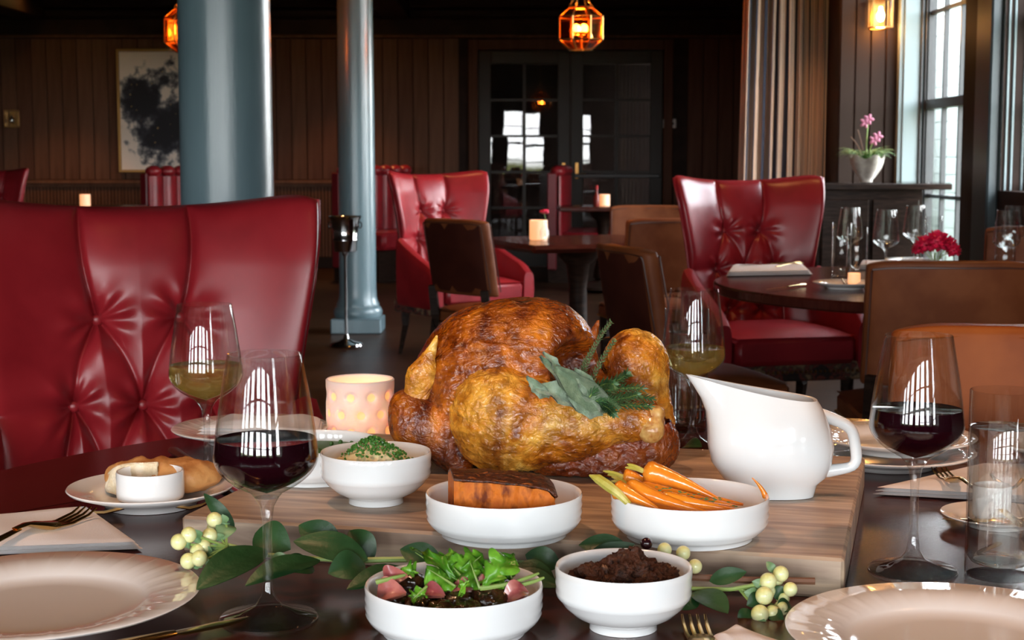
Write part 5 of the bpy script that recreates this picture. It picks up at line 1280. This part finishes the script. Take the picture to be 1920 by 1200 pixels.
def K(px, py, dy): return P(px+(px-1240)*.06 if px > 1240 and px < 1400 else px, py-9, cy+dy)
carrot('largest carrot lying on top across the dish', (K(1206,892,.02), K(1265,905,.02), K(1345,948,.0)), .0115)
carrot('short carrot behind at the upper left of the dish', (K(1168,903,.03), K(1195,905,.03), K(1235,930,.015)), .0085)
carrot('plump carrot at the left front with a pale stalk end', (K(1152,925,-.02), K(1180,935,-.028), K(1235,964,-.035)), .0095, False)
carrot('long carrot running along the front of the dish', (K(1175,918,-.005), K(1230,945,-.03), K(1330,972,-.048)), .0085)
carrot('carrot in the middle of the heap with herb flecks', (K(1195,925,.01), K(1270,940,-.01), K(1370,958,-.02)), .0085)
carrot('carrot at the back right side of the heap', (K(1255,935,.02), K(1310,942,.015), K(1385,955,.01)), .0085, False)
carrot('lower front carrot pointing to the right', (K(1240,942,-.02), K(1290,952,-.035), K(1375,966,-.035)), .0075, False)
carrot('darker orange carrot half buried beneath the others', (K(1215,945,.0), K(1280,962,-.02), K(1350,970,-.025)), .0085, False)
carrot('thin carrot tail sticking up at the right rim', (K(1436,944,.0), K(1432,925,.0), K(1410,905,.0)), .0030, False)
t = thing('carrot_stalk', 'pale yellow carrot stalk hanging over the left rim of the carrot dish', 'food', K(1165,930,-.03))
obj('stalk', B().tube([K(1180,955,-.04)-K(1165,930,-.03), K(1160,935,-.035)-K(1165,930,-.03), K(1140,920,-.03)-K(1165,930,-.03), K(1122,907,-.025)-K(1165,930,-.03), K(1105,900,-.02)-K(1165,930,-.03)], [.003,.0045,.0055,.005,.0008], 8), M_cstem, t)
b = B(); 
for k in range(46):
    f = random.random(); g = random.gauss(0, 1); q = K(1200+170*f+g*8, 922+34*f+g*5, -.02-.01*f) ; q.z = q.z+.0015
    b.ball(q-c_car, .0011, 5, 3, (1.8,.8,.5))
fk = obj('herb_flecks', b, M_herbs, loc=tuple(c_car)); tag(fk, 'fine chopped green herbs scattered on the carrots', 'herbs', kind='stuff')

# sprouts, onion and greens
c = c_br
def bumpy(x, y, z, r, sc3, sd, nu=40, nv=28, a=.16):
    th = np.arange(nu)[:, None]*2*PI/nu; ph = np.linspace(0.02, PI-.02, nv)[None, :]; d = np.stack([np.cos(th)*np.sin(ph), np.sin(th)*np.sin(ph), np.cos(ph)+0*th], -1)
    rr_ = r*(1+a*fbm(d*2.4+sd, 4)); return B().grid(d*rr_[..., None]*np.array(sc3), wrapu=True)
spr = [(-.050,-.012,.030,.015),(-.036,.010,.036,.016),(-.030,-.030,.027,.015),(-.010,-.040,.026,.014),(.004,-.020,.031,.014),(.014,-.042,.027,.014),(.032,-.024,.033,.016),(.050,-.008,.031,.014),(.030,.014,.031,.015),(-.008,.020,.030,.015),(-.050,.022,.027,.013),(.052,.020,.028,.012),(-.012,-.006,.030,.015),(.010,.046,.026,.014),(.016,.0,.033,.014),(.040,.040,.025,.013)]
for k, (x, y, z, r) in enumerate(spr):
    o = obj('brussels_sprout', bumpy(0,0,0, r, (1.1,1,.85), k*5.1), M_sprout, angle=0, loc=tuple(c+Vector((x,y,z))), rot=(random.uniform(-.5,.5), random.uniform(-.5,.5), k))
    row = 'front' if y < -.018 else 'back' if y > .016 else 'middle'; cl = 'far left' if x < -.045 else 'left' if x < -.02 else 'centre' if x < .02 else 'right' if x < .045 else 'far right'
    tag(o, 'glossy dark roasted brussels sprout in the %s row, %s side of the salad dish' % (row, cl), 'sprout', 'roasted brussels sprouts')
on = [((-.066,-.016,.030),(-.040,-.022,.040),.013),((-.058,.0,.037),(-.040,-.008,.052),.012),((-.006,-.030,.040),(-.026,-.024,.036),.008),((-.002,-.022,.041),(.020,-.018,.041),.007),((.044,-.030,.034),(.066,-.020,.040),.010),((.020,-.016,.041),(.034,-.008,.042),.007)]
for k, (a, e_, wd) in enumerate(on):
    a, e_ = c+Vector(a), c+Vector(e_); t = thing('onion_petal', ['large pink onion petal against the left rim of the salad dish','pink onion petal curling upward left of the greens','small pink onion petal just left of the dish centre','thin pink onion strip below the greens at centre','pink onion petal at the far right of the salad dish','small purple pink onion petal right of centre'][k], 'onion', a, 0, 'pink onion petals')
    leaf(t, a, e_, wd, M_onion, .007, (.1,-.6,.8), .6, .0024, name='petal')
def E(px, py, dy): return P(px, py, c.y+dy)
ar = [((880,1095,-.025),(825,1040,.0),.016),((860,1090,-.02),(770,1030,.01),.014),((855,1100,-.03),(800,1065,-.02),.018),((850,1075,-.01),(845,1030,.0),.010),((870,1070,-.01),(905,1040,-.005),.020),
      ((830,1075,0),(905,1062,.0),.018),((900,1105,-.03),(880,1050,-.02),.016),((905,1100,-.03),(960,1045,-.01),.020),((915,1098,-.02),(940,1068,-.02),.018),((925,1095,-.01),(965,1040,.0),.013),((800,1100,-.035),(772,1125,-.045),.012),((870,1095,-.03),(865,1118,-.04),.007),((960,1090,0),(955,1065,0),.010),((780,1075,.01),(745,1080,.0),.009)]
for k, (a, e_, wd) in enumerate(ar):
    a, e_ = E(*a), E(*e_); t = thing('arugula_leaf', 'bright green arugula, ' + ['long leaf reaching to the upper left', 'leftmost tall leaf with rounded tip', 'broad leaf leaning left over the sprouts', 'small upright leaf at the middle', 'wide leaf at the centre leaning right', 'leaf lying across the back of the heap', 'curled leaf standing right of centre', 'broad leaf on the right leaning outward', 'inner leaf on the right of the heap', 'rightmost tall leaf at the back', 'drooping leaf over the left front sprouts', 'short leaf hanging at front centre', 'small leaf at the right end', 'small pale leaf at the left back'][k], 'leaf', a, 0, 'arugula leaves')
    leaf(t, a, e_, wd, M_arug, .010 if k % 2 else -.008, (random.uniform(-.4,.4), -.8, random.uniform(.1,.7)), random.choice((.7,-.3,.5)), .0006, wave=.0050, lobes=random.choice((2.5,3.5)), name='blade', n=26, m_=8, twist=random.uniform(-1.3,1.3))
    leafstem = [a-a, (e_-a)*.5+Vector((0,-.002,.001)), (e_-a)*.9]; obj('midrib', B().tube(bezier(*leafstem, 6), [.0013,.0012,.001,.0008,.0006,.0005,.0003], 6), M_stem, t)
for k, (a, m_, e_) in enumerate([((900,1103,-.03),(950,1100,-.03),(1010,1075,-.01)), ((705,1092,-.02),(730,1085,-.02),(760,1078,-.01)), ((950,1100,-.02),(985,1098,-.02),(1020,1083,-.01))]):
    a, m_, e_ = E(*a), E(*m_), E(*e_); o = obj('green_stalk', B().tube([q-a for q in bezier(a, m_, e_, 8)], [.0022,.0022,.002,.002,.0018,.0018,.0016,.0016,.001], 7), M_stem, loc=tuple(a)); tag(o, ['long pale green stalk crossing to the right rim','pale green stalk poking out at the left rim of the salad','shorter pale stalk on the right below the long one'][k], 'stalk', 'salad stalks')
b = B()
for k in range(40): b.ball((random.uniform(-.05,.05), random.uniform(-.05,.05), random.uniform(.025,.037)), .003, 5, 4)
o = obj('chopped_greens', b, M_herbs, loc=tuple(c_hid)); tag(o, 'dark greens in the half hidden white dish', 'greens', kind='stuff')
o = obj('sauce_fill', B().lathe([(0,.030),(.07,.030),(.07,.028),(0,.028)], n=40), M_herbs, loc=tuple(c_hid)); tag(o, 'green filling of the half hidden white dish', 'food', kind='stuff')

# ================================================================== GARLAND OF LEAVES AND BERRIES ALONG THE BOARD
def Gp(px, py, Y): return P(px, py, Y)
def branch(name, label, pts, rad, m=M_stem, group=None):
    p = [Vector(q) for q in pts]; t = thing(name, label, 'branch', p[0], 0, group); path = []
    for i in range(len(p)-1): path += [p[i].lerp(p[i+1], k/4) for k in range(4)]
    path.append(p[-1]); obj('stem', B().tube([q-p[0] for q in path], rad, 7), m, t); return t
def berry(t, px, py, Y, r=.0078, m=None, cal=True):
    c = P(px, py, Y); o = obj('berry', B().ball((0,0,0), r, 18, 12, (1,1,1.02)).ball((r*.1,-r*.9,r*.3), r*.09, 6, 4), m or M_berry, t, loc=c-Vector(t.location)); return c
g1 = branch('berry_branch', 'green branch with cream berries at the left end of the garland', (Gp(690,1052,1.475), Gp(600,1048,1.47), Gp(500,1040,1.47), Gp(420,1020,1.475), Gp(372,1040,1.46)), .0022)
leafset1 = [((500,1030),(368,1106),1.455,1.38,.019,(.1,-.5,.9)), ((600,1050),(460,1098),1.44,1.385,.015,(0,-.4,.9)), ((430,985),(412,1015),1.50,1.475,.010,(0,-1,.2)), ((478,1000),(545,1030),1.50,1.48,.018,(.1,-1,.6)), ((690,1050),(550,1015),1.455,1.46,.017,(0,-.6,.8)), ((640,1030),(560,985),1.49,1.50,.016,(0,-.9,.5)),
            ((590,1068),(520,1065),1.46,1.44,.013,(0,-.6,.8)), ((685,1060),(615,1075),1.45,1.43,.016,(.1,-.7,.6)), ((700,1050),(655,995),1.48,1.495,.015,(-.1,-.9,.5)), ((505,1055),(555,1062),1.46,1.45,.011,(0,-.9,.3)), ((770,1070),(650,1105),1.44,1.40,.013,(0,-.4,.9)), ((440,990),(382,925),1.515,1.52,.007,(.2,-1,.2)), ((470,1040),(400,1060),1.47,1.45,.011,(0,-.5,.8))]
for k, (a, e_, Y0, Y1, wd, nr) in enumerate(leafset1):
    leaf(g1, P(a[0], a[1], Y0), P(e_[0], e_[1], Y1), wd, M_leaf2 if k in (2,3,9) else M_leaf, .006, nr, .18, .0006, n=16, label=None) if False else leaf(g1, P(a[0], a[1], Y0), P(e_[0], e_[1], Y1), wd, M_leaf2 if k in (2,9) else M_leaf, .006, nr, .18, .0006, n=16)
for (x, y, Y) in [(335,1016,1.455),(354,1003,1.46),(402,975,1.49),(374,1047,1.445),(353,1052,1.45),(393,1005,1.475),(402,992,1.495),(381,1025,1.465),(371,1034,1.46)]:
    cc = berry(g1, x, y, Y); e_ = P(x+22, y+5, Y+.003)
    for k in range(3): leaf(g1, e_, P(x+14+random.uniform(-8,8), y+4+random.uniform(-16,16), Y), .0045, M_leaf2, .001, (0,-1,.3), .3, .0004, n=5, m_=4, name='sepal')
    obj('twiglet', B().tube([e_-Vector(g1.location), P(425,1025,1.47)-Vector(g1.location)], .0013, 5), M_stem, g1)
g2 = branch('leafy_branch', 'long leafy green stem lying behind the sprout dish along the board', (Gp(1200,1062,1.435), Gp(1100,1060,1.445), Gp(950,1055,1.455), Gp(800,1048,1.465), Gp(690,1050,1.47)), .0030)
for (a, e_, Y0, Y1, wd, nr) in [((1180,1030),(1085,1022),1.44,1.45,.011,(0,-.8,.6)), ((1050,1060),(985,1040),1.44,1.45,.012,(0,-.9,.4)), ((1040,1085),(950,1075),1.42,1.43,.014,(0,-.6,.8)), ((1190,1090),(1060,1085),1.41,1.42,.014,(0,-.5,.8)), ((830,1060),(750,1030),1.45,1.46,.013,(0,-.8,.5)), ((1100,1045),(1190,1020),1.44,1.43,.008,(0,-.9,.3)), ((720,1085),(655,1105),1.42,1.41,.010,(0,-.5,.8)), ((950,1085),(1050,1100),1.41,1.40,.012,(0,-.5,.8))]:
    leaf(g2, P(a[0], a[1], Y0), P(e_[0], e_[1], Y1), wd, M_leaf, .005, nr, .2, .0006, n=14)
berry(g2, 1212, 1019, 1.425, .0058, M_berryd); 
for x, y, Y in ((1246,1031,1.42),(1281,1037,1.415),(1303,1062,1.41)): berry(g2, x, y, Y, .0068)
g3 = branch('berry_branch', 'green branch with cream berries at the right end of the garland', (Gp(1230,1098,1.405), Gp(1300,1104,1.395), Gp(1370,1105,1.39), Gp(1430,1095,1.385)), .0020)
for (a, e_, Y0, Y1, wd, nr) in [((1300,1110),(1365,1150),1.385,1.35,.015,(.1,-.4,.9)), ((1330,1090),(1400,1072),1.40,1.395,.008,(0,-.8,.5)), ((1310,1125),(1260,1140),1.37,1.36,.012,(0,-.5,.8)), ((1455,1075),(1437,1053),1.40,1.405,.004,(0,-1,.2)), ((1410,1145),(1385,1172),1.375,1.365,.008,(0,-.8,.6)), ((1430,1120),(1400,1135),1.385,1.375,.008,(0,-.9,.4)),
                                ((1470,1120),(1450,1100),1.39,1.39,.007,(0,-1,.2)), ((1440,1150),(1470,1165),1.37,1.36,.007,(0,-.7,.6)), ((1445,1100),(1410,1090),1.39,1.385,.006,(0,-1,.2)), ((1480,1130),(1455,1145),1.385,1.375,.007,(0,-.8,.4)), ((1415,1165),(1440,1180),1.36,1.355,.005,(0,-.7,.6)), ((1420,1115),(1395,1110),1.385,1.38,.006,(0,-1,.2))]:
    leaf(g3, P(a[0], a[1], Y0), P(e_[0], e_[1], Y1), wd, M_leaf2 if wd < .0065 else M_leaf, .003, nr, .2, .0005, n=12)
for x, y, Y, r in ((1464,1076,1.395,.0074),(1440,1090,1.385,.0078),(1456,1085,1.40,.007),(1482,1105,1.385,.0066),(1433,1117,1.375,.0082),(1438,1108,1.39,.008),(1425,1151,1.365,.0082),(1448,1149,1.37,.0070),(1464,1141,1.38,.0070),(1468,1122,1.39,.0064)):
    berry(g3, x, y, Y, r); obj('twiglet', B().tube([P(x,y,Y+.006)-Vector(g3.location), P(1385,1104,1.39)-Vector(g3.location)], .0011, 5), M_stem, g3)
branch('twig', 'cut brown twig end poking out behind the right berries', (Gp(1290,1082,1.41), Gp(1400,1088,1.405), Gp(1528,1090,1.40)), .0034, M_twig)
lf = thing('loose_leaf', 'single dark leaf lying behind the board near the right white wine glass', 'leaf', T(1295,838,.752)); leaf(lf, T(1282,838,.753), T(1316,838,.76), .012, M_leaf, .004, (0,-.7,.7), .3, .0006)

# peonies on the right round table
def peonies():
    q = P(1752, 500, 5.55); q.z = .751; t = thing('flower_vase', 'clear glass vase of magenta peonies on the right round table', 'vase', q)
    obj('glass', B().lathe([(0,0),(.034,0),(.038,.004),(.042,.085),(.039,.085),(.035,.012),(0,.010)], n=36), M_glass, t)
    for k, (x, y, z, r) in enumerate([(-.035,0,.105,.034),(.0,-.02,.118,.038),(.03,.005,.112,.034),(.065,-.005,.085,.026),(.0,.03,.11,.034),(-.055,.01,.09,.024),(.055,.0,.105,.026)]):
        obj('stem', B().tube(bezier((0,0,.02), (x*.2,y*.2,.07), (x,y,z), 6), .002, 5), M_stem, t); b = B()
        for j in range(34):
            a = j*2.399; f = j/34; el = math.acos(1-1.65*f); d = Vector((math.sin(el)*math.cos(a), math.sin(el)*math.sin(a), math.cos(el))); s1 = d.cross(Vector((0,.1,1))).normalized(); s2 = d.cross(s1)
            cc = Vector((x,y,z))+d*r*.55; w_ = r*.42; tip = cc+d*r*random.uniform(.35,.6)
            b.add([cc-s1*w_*.5, cc+s1*w_*.5, tip+s1*w_*.8+s2*w_*.25, tip+s2*w_*.5+d*.004, tip-s1*w_*.8+s2*w_*.25, cc+s2*w_*.7], [(0,1,5),(1,2,5),(2,3,5),(3,4,5),(4,0,5)])
        b.ball((x,y,z), r*.72, 12, 8); obj('flower', b, M_peony, t, angle=0)
peonies()
q = P(1602,500,5.0); q.z = .751; dup(fc, q, 0, 'small candle glass between the tumblers on the right round table', scale=(.5,)*3)
